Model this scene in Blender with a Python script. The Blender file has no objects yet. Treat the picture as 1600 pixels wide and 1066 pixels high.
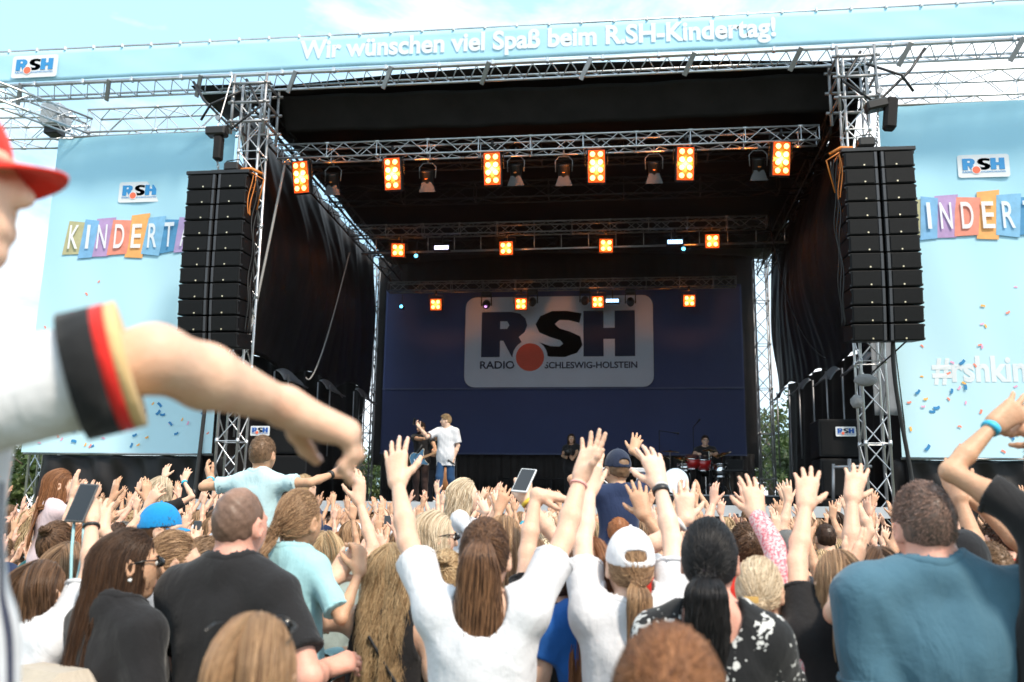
import bpy, math, random
import numpy as np
from mathutils import Vector, Matrix
sc = bpy.context.scene
COL = sc.collection
rad = math.radians
rng = np.random.default_rng(7)
random.seed(7)

# ---------------------------------------------------------------- camera
F_PX, CX, CY = 1422.0, 800.0, 533.0
CAM = np.array([0.0, 0.0, 1.65])
def cam_matrix(p, y, r):
    cy, sy, cp, sp, cr, sr = math.cos(y), math.sin(y), math.cos(p), math.sin(p), math.cos(r), math.sin(r)
    fwd = np.array([-sy*cp, cy*cp, sp]); right = np.array([cy, sy, 0.0]); up = np.cross(right, fwd)
    return np.column_stack([cr*right + sr*up, sr*right - cr*up, fwd])
RC = cam_matrix(0.1905, 0.1220, 0.01367)
def at(px, py, Y):
    v = RC @ np.array([px-CX, py-CY, F_PX]); return CAM + v*(Y/v[1])
def proj(p):
    c = RC.T @ (np.asarray(p, float)-CAM); return CX+F_PX*c[0]/c[2], CY+F_PX*c[1]/c[2]
cd = bpy.data.cameras.new('camera'); cam = bpy.data.objects.new('camera', cd); COL.objects.link(cam)
cd.sensor_width = 36; cd.lens = 36*F_PX/1600; cd.clip_start = 0.05; cd.clip_end = 3000
m = Matrix.Identity(4)
for i in range(3):
    m[i][0] = RC[i, 0]; m[i][1] = -RC[i, 1]; m[i][2] = -RC[i, 2]; m[i][3] = CAM[i]
cam.matrix_world = m
cd.dof.use_dof = True; cd.dof.focus_distance = 8.0; cd.dof.aperture_fstop = 3.3
sc.camera = cam

# ---------------------------------------------------------------- sky, sun, exposure
SUN_EL, SUN_AZ = rad(52), rad(138)          # azimuth clockwise from +Y (the stage)
w = bpy.data.worlds.new('World'); sc.world = w; w.use_nodes = True
nt = w.node_tree; nt.nodes.clear()
def N(tree, kind, **kw):
    n = tree.nodes.new(kind)
    for k, v in kw.items():
        if k in n.inputs: n.inputs[k].default_value = v
        else: setattr(n, k, v)
    return n
sky = N(nt, 'ShaderNodeTexSky', sky_type='NISHITA', sun_disc=False, sun_elevation=SUN_EL, sun_rotation=SUN_AZ)
sky.air_density = 1.0; sky.dust_density = 1.5; sky.ozone_density = 1.6
tc = N(nt, 'ShaderNodeTexCoord'); mp = N(nt, 'ShaderNodeMapping')
mp.inputs['Scale'].default_value = (1.0, 1.0, 2.6); mp.inputs['Location'].default_value = (0.35, 0.1, 0.2)
nz = N(nt, 'ShaderNodeTexNoise', Scale=2.6, Detail=9.0, Roughness=0.58, Distortion=0.35)
cr = N(nt, 'ShaderNodeValToRGB'); cr.color_ramp.elements[0].position = 0.43; cr.color_ramp.elements[1].position = 0.62; cr.color_ramp.elements[0].color = (.06, .06, .06, 1)
mx = N(nt, 'ShaderNodeMixRGB'); mx.inputs[2].default_value = (8.6, 9.0, 9.4, 1)
bg = N(nt, 'ShaderNodeBackground', Strength=0.12); out = N(nt, 'ShaderNodeOutputWorld')
L = nt.links.new
L(tc.outputs['Generated'], mp.inputs[0]); L(mp.outputs[0], nz.inputs['Vector']); L(nz.outputs[0], cr.inputs[0])
veil = N(nt, 'ShaderNodeMixRGB'); veil.inputs[0].default_value = .62; veil.inputs[2].default_value = (3.5, 6.2, 7.7, 1); L(sky.outputs[0], veil.inputs[1])
L(cr.outputs[0], mx.inputs[0]); L(veil.outputs[0], mx.inputs[1]); L(mx.outputs[0], bg.inputs[0]); L(bg.outputs[0], out.inputs[0])
sd = bpy.data.lights.new('sun', 'SUN'); so = bpy.data.objects.new('sun', sd); COL.objects.link(so)
sd.energy = 2.7; sd.angle = rad(8); sd.color = (1.0, 0.88, 0.73)
sdir = Vector((math.sin(SUN_AZ)*math.cos(SUN_EL), math.cos(SUN_AZ)*math.cos(SUN_EL), math.sin(SUN_EL)))
so.rotation_euler = sdir.to_track_quat('Z', 'Y').to_euler(); so.location = sdir*60
vs = sc.view_settings; vs.view_transform = 'Standard'; vs.look = 'None'; vs.gamma = 1; vs.exposure = 0.85; vs.use_curve_mapping = False
sc.cycles.use_denoising = True
sc.cycles.volume_bounces = 0; sc.cycles.volume_step_rate = 4; sc.cycles.max_bounces = 6; sc.cycles.transparent_max_bounces = 8

# ---------------------------------------------------------------- tagging and parenting
def tag(o, label, cat, group=None, kind=None):
    if label: o['label'] = label
    if cat: o['category'] = cat
    if group: o['group'] = group
    if kind: o['kind'] = kind
    return o
def thing(name, label, cat, loc=(0, 0, 0), group=None):
    o = bpy.data.objects.new(name, None); COL.objects.link(o); o.location = loc; o.empty_display_size = .2
    return tag(o, label, cat, group)
def root_loc(o):
    p = Vector((0, 0, 0))
    while o is not None:
        p = p + o.location; o = o.parent
    return np.array(p)

# ---------------------------------------------------------------- mesh builder
def ortho(d):
    d = np.asarray(d, float); d = d/(np.linalg.norm(d)+1e-12)
    a = np.array([0, 0, 1.0]) if abs(d[2]) < .9 else np.array([1.0, 0, 0])
    u = np.cross(d, a); u /= np.linalg.norm(u); return u, np.cross(d, u), d
class MB:
    def __init__(s): s.v = []; s.f = []; s.m = []; s.n = 0
    def add(s, v, f, m=0):
        v = np.asarray(v, float); s.v.append(v); s.f += [tuple(int(i)+s.n for i in q) for q in f]
        s.m += [m]*len(f); s.n += len(v); return s
    def box(s, lo, hi, m=0, R=None, c=None):
        lo = np.array(lo, float); hi = np.array(hi, float)
        v = np.array([[x, y, z] for z in (lo[2], hi[2]) for y in (lo[1], hi[1]) for x in (lo[0], hi[0])])
        if R is not None:
            c = (lo+hi)/2 if c is None else np.array(c); v = (v-c)@np.array(R).T + c
        return s.add(v, [(0, 2, 3, 1), (4, 5, 7, 6), (0, 1, 5, 4), (2, 6, 7, 3), (0, 4, 6, 2), (1, 3, 7, 5)], m)
    def bbox(s, lo, hi, b=.01, m=0, R=None, c=None):
        """box with chamfered edges"""
        lo = np.array(lo, float); hi = np.array(hi, float); ce = (lo+hi)/2; h = (hi-lo)/2; b = min(b, h.min()*.45)
        v = []; idx = {}
        for sx in (-1, 1):
            for sy in (-1, 1):
                for sz in (-1, 1):
                    sg = np.array([sx, sy, sz])
                    for ax in range(3):
                        p = sg*(h-b); p[ax] = sg[ax]*h[ax]; idx[(sx, sy, sz, ax)] = len(v); v.append(ce+p)
        f = []
        def face(ids):
            P = np.array([v[i] for i in ids]); n = np.cross(P[1]-P[0], P[2]-P[0])
            f.append(tuple(ids) if n.dot(P.mean(0)-ce) > 0 else tuple(ids[::-1]))
        for ax in range(3):
            o1, o2 = [a for a in range(3) if a != ax]
            for sg in (-1, 1):
                q = []
                for a, bb in ((-1, -1), (1, -1), (1, 1), (-1, 1)):
                    t = [0, 0, 0]; t[ax] = sg; t[o1] = a; t[o2] = bb; q.append(idx[(*t, ax)])
                face(q)
            for a in (-1, 1):
                for bb in (-1, 1):
                    q = []
                    for sg, kx in ((-1, o1), (1, o1), (1, o2), (-1, o2)):
                        t = [0, 0, 0]; t[ax] = sg; t[o1] = a; t[o2] = bb; q.append(idx[(*t, kx)])
                    face(q)
        for sx in (-1, 1):
            for sy in (-1, 1):
                for sz in (-1, 1): face([idx[(sx, sy, sz, k)] for k in range(3)])
        v = np.array(v)
        if R is not None:
            c = ce if c is None else np.array(c); v = (v-c)@np.array(R).T + c
        return s.add(v, f, m)
    def tube(s, a, b, r, n=6, m=0, r2=None, cap=True):
        a = np.asarray(a, float); b = np.asarray(b, float); u, w, d = ortho(b-a); r2 = r if r2 is None else r2
        t = np.arange(n)*2*math.pi/n; ring = np.cos(t)[:, None]*u + np.sin(t)[:, None]*w
        f = [(i, (i+1) % n, n+(i+1) % n, n+i) for i in range(n)]
        if cap: f += [tuple(range(n))[::-1], tuple(range(n, 2*n))]
        return s.add(np.vstack([a+ring*r, b+ring*r2]), f, m)
    def path(s, P, r, n=6, m=0, closed=False):
        P = np.asarray(P, float); k = len(P); r = np.broadcast_to(r, (k,))
        T = np.gradient(P, axis=0); V = []; u = ortho(T[0])[0]
        t = np.arange(n)*2*math.pi/n
        for i in range(k):
            d = T[i]/(np.linalg.norm(T[i])+1e-12); u = u-d*u.dot(d); u /= np.linalg.norm(u); w_ = np.cross(d, u)
            V.append(P[i] + r[i]*(np.cos(t)[:, None]*u + np.sin(t)[:, None]*w_))
        f = [(i*n+j, i*n+(j+1) % n, (i+1)*n+(j+1) % n, (i+1)*n+j) for i in range(k-1) for j in range(n)]
        f += [tuple(range(n))[::-1], tuple(range((k-1)*n, k*n))]
        return s.add(np.vstack(V), f, m)
    def lathe(s, prof, c, ax=(0, 0, 1), n=16, m=0):
        u, w, d = ortho(ax); c = np.asarray(c, float); t = np.arange(n)*2*math.pi/n
        V = [c + d*h + r*(np.cos(t)[:, None]*u + np.sin(t)[:, None]*w) for r, h in prof]; k = len(prof)
        f = [(i*n+j, i*n+(j+1) % n, (i+1)*n+(j+1) % n, (i+1)*n+j) for i in range(k-1) for j in range(n)]
        if prof[0][0] > 1e-6: f.append(tuple(range(n))[::-1])
        if prof[-1][0] > 1e-6: f.append(tuple(range((k-1)*n, k*n)))
        return s.add(np.vstack(V), f, m)
    def ball(s, c, r, n=10, m=0):
        r = np.broadcast_to(r, (3,)); k = max(4, n//2+1); V = []
        for i in range(k+1):
            th = math.pi*i/k
            for j in range(n):
                ph = 2*math.pi*j/n; V.append([math.sin(th)*math.cos(ph), math.sin(th)*math.sin(ph), math.cos(th)])
        f = [(i*n+j, (i+1)*n+j, (i+1)*n+(j+1) % n, i*n+(j+1) % n) for i in range(k) for j in range(n)]
        return s.add(np.array(V)*r + np.asarray(c), f, m)
    def sheet(s, fn, nu, nv, m=0, thick=0.0):
        """grid surface fn(u,v)->(x,y,z) arrays; thick extrudes it along its normals"""
        U, V = np.meshgrid(np.linspace(0, 1, nu), np.linspace(0, 1, nv), indexing='ij'); P = np.stack(fn(U, V), -1)
        f = [(i*nv+j, (i+1)*nv+j, (i+1)*nv+j+1, i*nv+j+1) for i in range(nu-1) for j in range(nv-1)]
        if not thick: return s.add(P.reshape(-1, 3), f, m)
        du = np.gradient(P, axis=0); dv = np.gradient(P, axis=1); nn = np.cross(du, dv); nn /= np.linalg.norm(nn, axis=-1, keepdims=True)+1e-9
        A = P.reshape(-1, 3); B = (P-nn*thick).reshape(-1, 3); k = len(A)
        g = [tuple(i+k for i in q[::-1]) for q in f]
        bd = [(i*nv, (i+1)*nv) for i in range(nu-1)] + [((nu-1)*nv+j, (nu-1)*nv+j+1) for j in range(nv-1)] + [((i+1)*nv+nv-1, i*nv+nv-1) for i in range(nu-1)] + [(j+1, j) for j in range(nv-1)]
        return s.add(np.vstack([A, B]), f+g+[(b, a, a+k, b+k) for a, b in bd], m)
    def prism(s, poly, fr, depth, m=0):
        """polygon (2d list) in frame fr=(origin,u,v), extruded along u x v by depth"""
        o, u, v = [np.asarray(q, float) for q in fr]; n = np.cross(u, v); k = len(poly)
        A = np.array([o+u*x+v*y for x, y in poly]); area = sum(poly[i][0]*poly[(i+1) % k][1]-poly[(i+1) % k][0]*poly[i][1] for i in range(k))
        if area < 0: A = A[::-1]
        f = [tuple(range(k, 2*k)), tuple(range(k))[::-1]] + [(i, (i+1) % k, k+(i+1) % k, k+i) for i in range(k)]
        return s.add(np.vstack([A, A+n*depth]), f, m)
    def build(s, name, mats, parent=None, smooth=False, label=None, world=True):
        V = np.vstack(s.v)
        if parent is not None and world: V = V-root_loc(parent)
        return link_mesh(name, V, s.f, mats, parent, smooth, s.m, label)
def link_mesh(name, V, f, mats, parent=None, smooth=False, midx=None, label=None):
    me = bpy.data.meshes.new(name); me.from_pydata([tuple(p) for p in V], [], f)
    for mm in (mats if isinstance(mats, (list, tuple)) else [mats]): me.materials.append(mm)
    if midx is not None and max(midx, default=0) > 0: me.polygons.foreach_set('material_index', midx)
    if smooth: me.polygons.foreach_set('use_smooth', [True]*len(me.polygons))
    o = bpy.data.objects.new(name, me); COL.objects.link(o)
    if parent is not None: o.parent = parent
    if label: o['label'] = label
    return o
def quad_mesh(name, V, Q, mats, parent=None, attr=None, midx=None, tri=False):
    """fast path for big numpy meshes, all quads"""
    k = 4; me = bpy.data.meshes.new(name); me.vertices.add(len(V)); me.vertices.foreach_set('co', np.asarray(V, np.float32).ravel())
    nf = len(Q); me.loops.add(nf*k); me.polygons.add(nf)
    me.loops.foreach_set('vertex_index', np.asarray(Q, np.int32).ravel())
    me.polygons.foreach_set('loop_start', np.arange(0, nf*k, k, dtype=np.int32)); me.polygons.foreach_set('use_smooth', np.ones(nf, bool))
    if midx is not None: me.polygons.foreach_set('material_index', np.asarray(midx, np.int32))
    if attr is not None:
        a = me.attributes.new('tint', 'FLOAT', 'POINT'); a.data.foreach_set('value', np.asarray(attr, np.float32))
    me.update(calc_edges=True)
    for mm in (mats if isinstance(mats, (list, tuple)) else [mats]): me.materials.append(mm)
    o = bpy.data.objects.new(name, me); COL.objects.link(o)
    if parent is not None: o.parent = parent
    return o
def copy_tree(o, parent=None):
    c = o.copy(); COL.objects.link(c); c.parent = parent
    for ch in list(o.children): copy_tree(ch, c)
    return c

# ---------------------------------------------------------------- materials
MATS = {}
def lin(h):
    h = h.lstrip('#'); c = [int(h[i:i+2], 16)/255 for i in (0, 2, 4)]
    return tuple((x/12.92 if x <= .04045 else ((x+.055)/1.055)**2.4) for x in c)
def mat(name, col, rough=.6, metal=0.0, spec=.5, var=.12, scale=6.0, bump=0.0, bscale=40.0, emit=None, estr=0.0, sss=0.0, sheen=0.0, trans=0.0, stretch=(1, 1, 1), coat=0.0):
    if name in MATS: return MATS[name]
    if isinstance(col, str): col = lin(col)
    M = bpy.data.materials.new(name); M.use_nodes = True; t = M.node_tree; b = t.nodes['Principled BSDF']; l = t.links.new
    b.inputs['Roughness'].default_value = rough; b.inputs['Metallic'].default_value = metal; b.inputs['Specular IOR Level'].default_value = spec
    if coat: b.inputs['Coat Weight'].default_value = coat
    if sheen: b.inputs['Sheen Weight'].default_value = sheen
    if sss: b.inputs['Subsurface Weight'].default_value = sss; b.inputs['Subsurface Radius'].default_value = (1.0, .35, .2); b.inputs['Subsurface Scale'].default_value = .012
    c4 = (*col, 1)
    tcn = N(t, 'ShaderNodeTexCoord'); mpp = N(t, 'ShaderNodeMapping'); mpp.inputs['Scale'].default_value = stretch; l(tcn.outputs['Object'], mpp.inputs[0])
    if var:
        n1 = N(t, 'ShaderNodeTexNoise', Scale=scale, Detail=5.0, Roughness=.6); l(mpp.outputs[0], n1.inputs['Vector'])
        r1 = N(t, 'ShaderNodeMapRange'); r1.inputs['From Min'].default_value = .3; r1.inputs['From Max'].default_value = .7
        r1.inputs['To Min'].default_value = 1-var; r1.inputs['To Max'].default_value = 1+var; l(n1.outputs[0], r1.inputs[0])
        hs = N(t, 'ShaderNodeVectorMath', operation='SCALE'); hs.inputs[0].default_value = col; l(r1.outputs[0], hs.inputs['Scale'])
        l(hs.outputs[0], b.inputs['Base Color'])
    else: b.inputs['Base Color'].default_value = c4
    if bump:
        n2 = N(t, 'ShaderNodeTexNoise', Scale=bscale, Detail=4.0); l(mpp.outputs[0], n2.inputs['Vector'])
        bp = N(t, 'ShaderNodeBump', Strength=bump, Distance=.01); l(n2.outputs[0], bp.inputs['Height']); l(bp.outputs[0], b.inputs['Normal'])
    if emit is not None: b.inputs['Emission Color'].default_value = (*emit, 1); b.inputs['Emission Strength'].default_value = estr
    if trans:
        tr = N(t, 'ShaderNodeBsdfTranslucent'); tr.inputs[0].default_value = c4; ms = N(t, 'ShaderNodeMixShader'); ms.inputs[0].default_value = trans
        if var: l(hs.outputs[0], tr.inputs[0])
        o = t.nodes['Material Output']; l(b.outputs[0], ms.inputs[1]); l(tr.outputs[0], ms.inputs[2]); l(ms.outputs[0], o.inputs[0])
    MATS[name] = M; return M

# ---------------------------------------------------------------- lettering
def text_mesh(txt, bold=0.0, space=1.0):
    c = bpy.data.curves.new('t', 'FONT'); c.body = txt; c.offset = bold; c.space_character = space; c.resolution_u = 6; c.fill_mode = 'FRONT'
    o = bpy.data.objects.new('t', c); COL.objects.link(o); dg = bpy.context.evaluated_depsgraph_get()
    me = bpy.data.meshes.new_from_object(o.evaluated_get(dg)); V = np.array([v.co[:] for v in me.vertices]); f = [tuple(p.vertices) for p in me.polygons]
    bpy.data.objects.remove(o); bpy.data.curves.remove(c); bpy.data.meshes.remove(me); return V[:, :2], f
def put_text(mb, txt, o, u, v, w=None, h=None, bold=0.0, m=0, space=1.0, skew=0.0):
    """letters fitted into the box of width w (along unit u) and/or height h (along unit v) from lower-left corner o"""
    V, f = text_mesh(txt, bold, space); lo = V.min(0); hi = V.max(0); V = V-lo; e = hi-lo
    sx = w/e[0] if w else h/e[1]; sy = h/e[1] if h else sx
    if not w: sx = sy
    o, u, v = [np.asarray(q, float) for q in (o, u, v)]
    P = o + (V[:, :1]*sx + V[:, 1:]*sy*skew)*u + V[:, 1:]*sy*v
    mb.add(P, f, m); return e[0]*sx
def rrect(w, h, r, n=5):
    P = []
    for cx, cy, a in ((w-r, r, -90), (w-r, h-r, 0), (r, h-r, 90), (r, r, 180)):
        for i in range(n+1):
            t = rad(a+90*i/n); P.append((cx+r*math.cos(t), cy+r*math.sin(t)))
    return P
# ================================================================ soft bodies: distance fields turned into one mesh
def sm(a, b, k):
    if k <= 0: return np.minimum(a, b)
    h = np.maximum(k-np.abs(a-b), 0)/k; return np.minimum(a, b)-h*h*k*.25
class Field:
    def __init__(s, lo, hi, h):
        s.o = np.asarray(lo, np.float32); s.h = h; s.n = np.maximum(4, np.ceil((np.asarray(hi)-lo)/h).astype(int)+1)
        s.f = np.full(s.n, .3, np.float32)
    def blk(s, lo, hi):
        a = np.maximum(0, np.floor((np.asarray(lo)-s.o)/s.h).astype(int)); b = np.minimum(s.n, np.ceil((np.asarray(hi)-s.o)/s.h).astype(int)+1)
        if (b <= a).any(): return None, None
        g = [(s.o[i]+s.h*np.arange(a[i], b[i])).astype(np.float32) for i in range(3)]
        return tuple(slice(a[i], b[i]) for i in range(3)), (g[0][:, None, None], g[1][None, :, None], g[2][None, None, :])
    def cone(s, a, b, ra, rb, k=.02, carve=False):
        a = np.asarray(a, float); b = np.asarray(b, float); r = max(ra, rb)+k+2.5*s.h
        sl, g = s.blk(np.minimum(a, b)-r, np.maximum(a, b)+r)
        if sl is None: return
        d = b-a; L2 = max(d.dot(d), 1e-9); x, y, z = g[0]-a[0], g[1]-a[1], g[2]-a[2]
        t = np.clip((x*d[0]+y*d[1]+z*d[2])/L2, 0, 1).astype(np.float32)
        q = np.sqrt((x-t*d[0])**2+(y-t*d[1])**2+(z-t*d[2])**2)-(ra+(rb-ra)*t)
        s.f[sl] = -sm(-s.f[sl], q, k) if carve else sm(s.f[sl], q, k)
    def ell(s, c, r, R=None, k=.02, carve=False):
        c = np.asarray(c, float); r = np.asarray(r, float); m_ = r.max()+k+2.5*s.h; sl, g = s.blk(c-m_, c+m_)
        if sl is None: return
        x, y, z = g[0]-c[0], g[1]-c[1], g[2]-c[2]
        if R is not None:
            R = np.asarray(R); x, y, z = (x*R[0, i]+y*R[1, i]+z*R[2, i] for i in range(3))
        k0 = np.sqrt((x/r[0])**2+(y/r[1])**2+(z/r[2])**2); k1 = np.sqrt((x/r[0]**2)**2+(y/r[1]**2)**2+(z/r[2]**2)**2)+1e-6
        q = (k0*(k0-1)/k1).astype(np.float32)
        s.f[sl] = -sm(-s.f[sl], q, k) if carve else sm(s.f[sl], q, k)
    def plane(s, p, n):           # keep the side where (x-p).n < 0
        n = np.asarray(n, float); n = n/np.linalg.norm(n); sl, g = s.blk(s.o, s.o+s.h*s.n)
        s.f = np.maximum(s.f, ((g[0]-p[0])*n[0]+(g[1]-p[1])*n[1]+(g[2]-p[2])*n[2]).astype(np.float32))
    def wrinkle(s, amp, freq, seed, stretch=(1, 1, 1)):
        r_ = np.random.default_rng(seed); sl, g = s.blk(s.o, s.o+s.h*s.n); w_ = np.zeros(s.n, np.float32)
        for i in range(5):
            d = r_.normal(size=3); d /= np.linalg.norm(d); d *= np.array(stretch)*freq*r_.uniform(.6, 1.7); e = r_.normal(size=3)*freq*.35
            w_ += np.sin(g[0]*d[0]+g[1]*d[1]+g[2]*d[2]+r_.uniform(0, 6)+1.6*np.sin(g[0]*e[0]+g[1]*e[1]+g[2]*e[2])).astype(np.float32)/(1+.4*i)
        s.f += amp*w_*.5
    def mesh(s):
        f = s.f; n = s.n-1; ins = f < 0
        cnt = np.zeros(n, np.int8)
        for i in (0, 1):
            for j in (0, 1):
                for k in (0, 1): cnt += ins[i:i+n[0], j:j+n[1], k:k+n[2]]
        act = (cnt > 0) & (cnt < 8); idx = np.full(n, -1, np.int32); I = np.argwhere(act); idx[act] = np.arange(len(I), dtype=np.int32)
        if len(I) == 0: return np.zeros((0, 3)), np.zeros((0, 4), int)
        cv = {}
        for i in (0, 1):
            for j in (0, 1):
                for k in (0, 1): cv[i, j, k] = f[I[:, 0]+i, I[:, 1]+j, I[:, 2]+k]
        S = np.zeros((len(I), 3)); C_ = np.zeros(len(I))
        for a in range(3):
            for u in (0, 1):
                for v in (0, 1):
                    p = [u, v]; p.insert(a, 0); q = [u, v]; q.insert(a, 1); va, vb = cv[tuple(p)], cv[tuple(q)]; mk = (va < 0) != (vb < 0)
                    t = np.where(mk, va/np.where(mk, va-vb, 1), 0); pos = np.tile(np.array(p, float), (len(I), 1)); pos[:, a] = t
                    S += pos*mk[:, None]; C_ += mk
        V = s.o+s.h*(I+S/C_[:, None]); Q = []
        for a in range(3):
            b, c = (a+1) % 3, (a+2) % 3
            A = np.moveaxis(ins, (a, b, c), (0, 1, 2)); D = np.moveaxis(idx, (a, b, c), (0, 1, 2))
            e = A[:-1, 1:-1, 1:-1] != A[1:, 1:-1, 1:-1]; J = np.argwhere(e); x, y, z = J[:, 0], J[:, 1]+1, J[:, 2]+1
            q = np.stack([D[x, y-1, z-1], D[x, y, z-1], D[x, y, z], D[x, y-1, z]], 1); fl = ~A[x, y, z]; q[fl] = q[fl][:, ::-1]; Q.append(q)
        Q = np.vstack(Q); Q = Q[(Q >= 0).all(1)]
        return V, Q
def nrm(v): v = np.asarray(v, float); return v/(np.linalg.norm(v)+1e-9)
def rotz(a): c, s = math.cos(a), math.sin(a); return np.array([[c, -s, 0], [s, c, 0], [0, 0, 1.0]])
def rot_axis(ax, a): return np.array(Matrix.Rotation(a, 3, Vector(ax)))

# ---------------------------------------------------------------- people materials
def skin(tone):
    c = {'fair': (.68, .425, .30), 'pink': (.69, .405, .295), 'tan': (.54, .31, .19), 'light': (.73, .49, .365), 'ruddy': (.66, .335, .25)}[tone]
    fresh = 'skin_'+tone not in MATS; M = mat('skin_'+tone, c, .5, spec=.35, var=.09, scale=14, bump=.16, bscale=110, sss=.12)
    if fresh:
        t = M.node_tree; b = t.nodes['Principled BSDF']; src = b.inputs['Base Color'].links[0].from_socket; n = N(t, 'ShaderNodeTexNoise', Scale=26.0, Detail=4.0); rp = N(t, 'ShaderNodeValToRGB'); rp.color_ramp.elements[0].position = .48; rp.color_ramp.elements[1].position = .72; rp.color_ramp.elements[1].color = (.34, .34, .34, 1)
        mx_ = N(t, 'ShaderNodeMixRGB'); mx_.inputs[2].default_value = (c[0]*.95, c[1]*.68, c[2]*.62, 1); tcn = [q for q in t.nodes if q.type == 'TEX_COORD'][0]; t.links.new(tcn.outputs['Object'], n.inputs['Vector']); t.links.new(n.outputs[0], rp.inputs[0]); t.links.new(rp.outputs[0], mx_.inputs[0]); t.links.new(src, mx_.inputs[1]); t.links.new(mx_.outputs[0], b.inputs['Base Color'])
    return M
def hair_mat(name, a, b):
    """two-tone strands: the attribute picks each strand's shade between a and b"""
    key = 'hair_'+name
    if key in MATS: return MATS[key]
    M = bpy.data.materials.new(key); M.use_nodes = True; t = M.node_tree; p = t.nodes['Principled BSDF']; l = t.links.new
    at_ = N(t, 'ShaderNodeAttribute', attribute_name='tint'); rp = N(t, 'ShaderNodeMixRGB'); rp.inputs[1].default_value = (*a, 1); rp.inputs[2].default_value = (*b, 1)
    tcn = N(t, 'ShaderNodeTexCoord'); nn = N(t, 'ShaderNodeTexNoise', Scale=22.0, Detail=3.0); l(tcn.outputs['Object'], nn.inputs['Vector'])
    ad = N(t, 'ShaderNodeMath', operation='MULTIPLY_ADD'); ad.inputs[1].default_value = .5 if not name.startswith('buzz') else .28; l(nn.outputs[0], ad.inputs[0]); l(at_.outputs['Fac'], ad.inputs[2])
    sb = N(t, 'ShaderNodeMath', operation='SUBTRACT', use_clamp=True); sb.inputs[1].default_value = .25 if not name.startswith('buzz') else .14; l(ad.outputs[0], sb.inputs[0]); l(sb.outputs[0], rp.inputs[0])
    l(rp.outputs[0], p.inputs['Base Color']); p.inputs['Roughness'].default_value = .42; p.inputs['Specular IOR Level'].default_value = .28
    MATS[key] = M; return M
HAIR = {'dark brown': ((.020, .010, .006), (.085, .042, .022)), 'brown': ((.045, .023, .013), (.18, .095, .05)), 'light brown': ((.11, .06, .034), (.33, .20, .11)),
        'blond': ((.25, .15, .07), (.62, .44, .25)), 'pale blond': ((.40, .29, .18), (.80, .66, .48)), 'black': ((.004, .004, .005), (.020, .017, .017)),
        'red': ((.18, .06, .02), (.48, .20, .08)), 'grey': ((.07, .065, .06), (.26, .25, .24)), 'balayage': ((.026, .012, .008), (.34, .17, .085)),
        'honey': ((.16, .085, .045), (.46, .28, .15)), 'copper': ((.13, .05, .022), (.36, .16, .07))}
HAIR['buzz'] = ((.075, .045, .030), (.50, .29, .21)); HAIR['buzz grey'] = ((.05, .043, .038), (.48, .28, .21))
def hairm(n): return hair_mat(n, *HAIR[n])
def folded(M):
    t = M.node_tree
    if 'fold_noise' in t.nodes: return M
    b = t.nodes['Principled BSDF']; tcn = [n for n in t.nodes if n.type == 'TEX_COORD'][0]; mpp = N(t, 'ShaderNodeMapping'); mpp.inputs['Scale'].default_value = (1.5, 1.5, .8)
    n = N(t, 'ShaderNodeTexNoise', Scale=5.5, Detail=3.0, Roughness=.45, Distortion=1.4); n.name = 'fold_noise'; bp = N(t, 'ShaderNodeBump', Strength=.4, Distance=.03)
    t.links.new(tcn.outputs['Object'], mpp.inputs[0]); t.links.new(mpp.outputs[0], n.inputs['Vector']); t.links.new(n.outputs[0], bp.inputs['Height'])
    old = b.inputs['Normal'].links
    if old: t.links.new(old[0].from_socket, bp.inputs['Normal'])
    t.links.new(bp.outputs[0], b.inputs['Normal']); return M
def cloth(name, col, **kw):
    k = dict(rough=.85, spec=.2, var=.08, scale=5, bump=.18, bscale=60, sheen=.15); k.update(kw); M = mat('cloth_'+name, col, **k); return folded(M)
EYE = mat('eye_white', (.75, .73, .7), .3, var=0); IRIS = mat('iris_dark', (.03, .02, .015), .2, var=0)
LENS_D = mat('dark_lens', (.01, .01, .012), .12, var=0, spec=.8)

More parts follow.
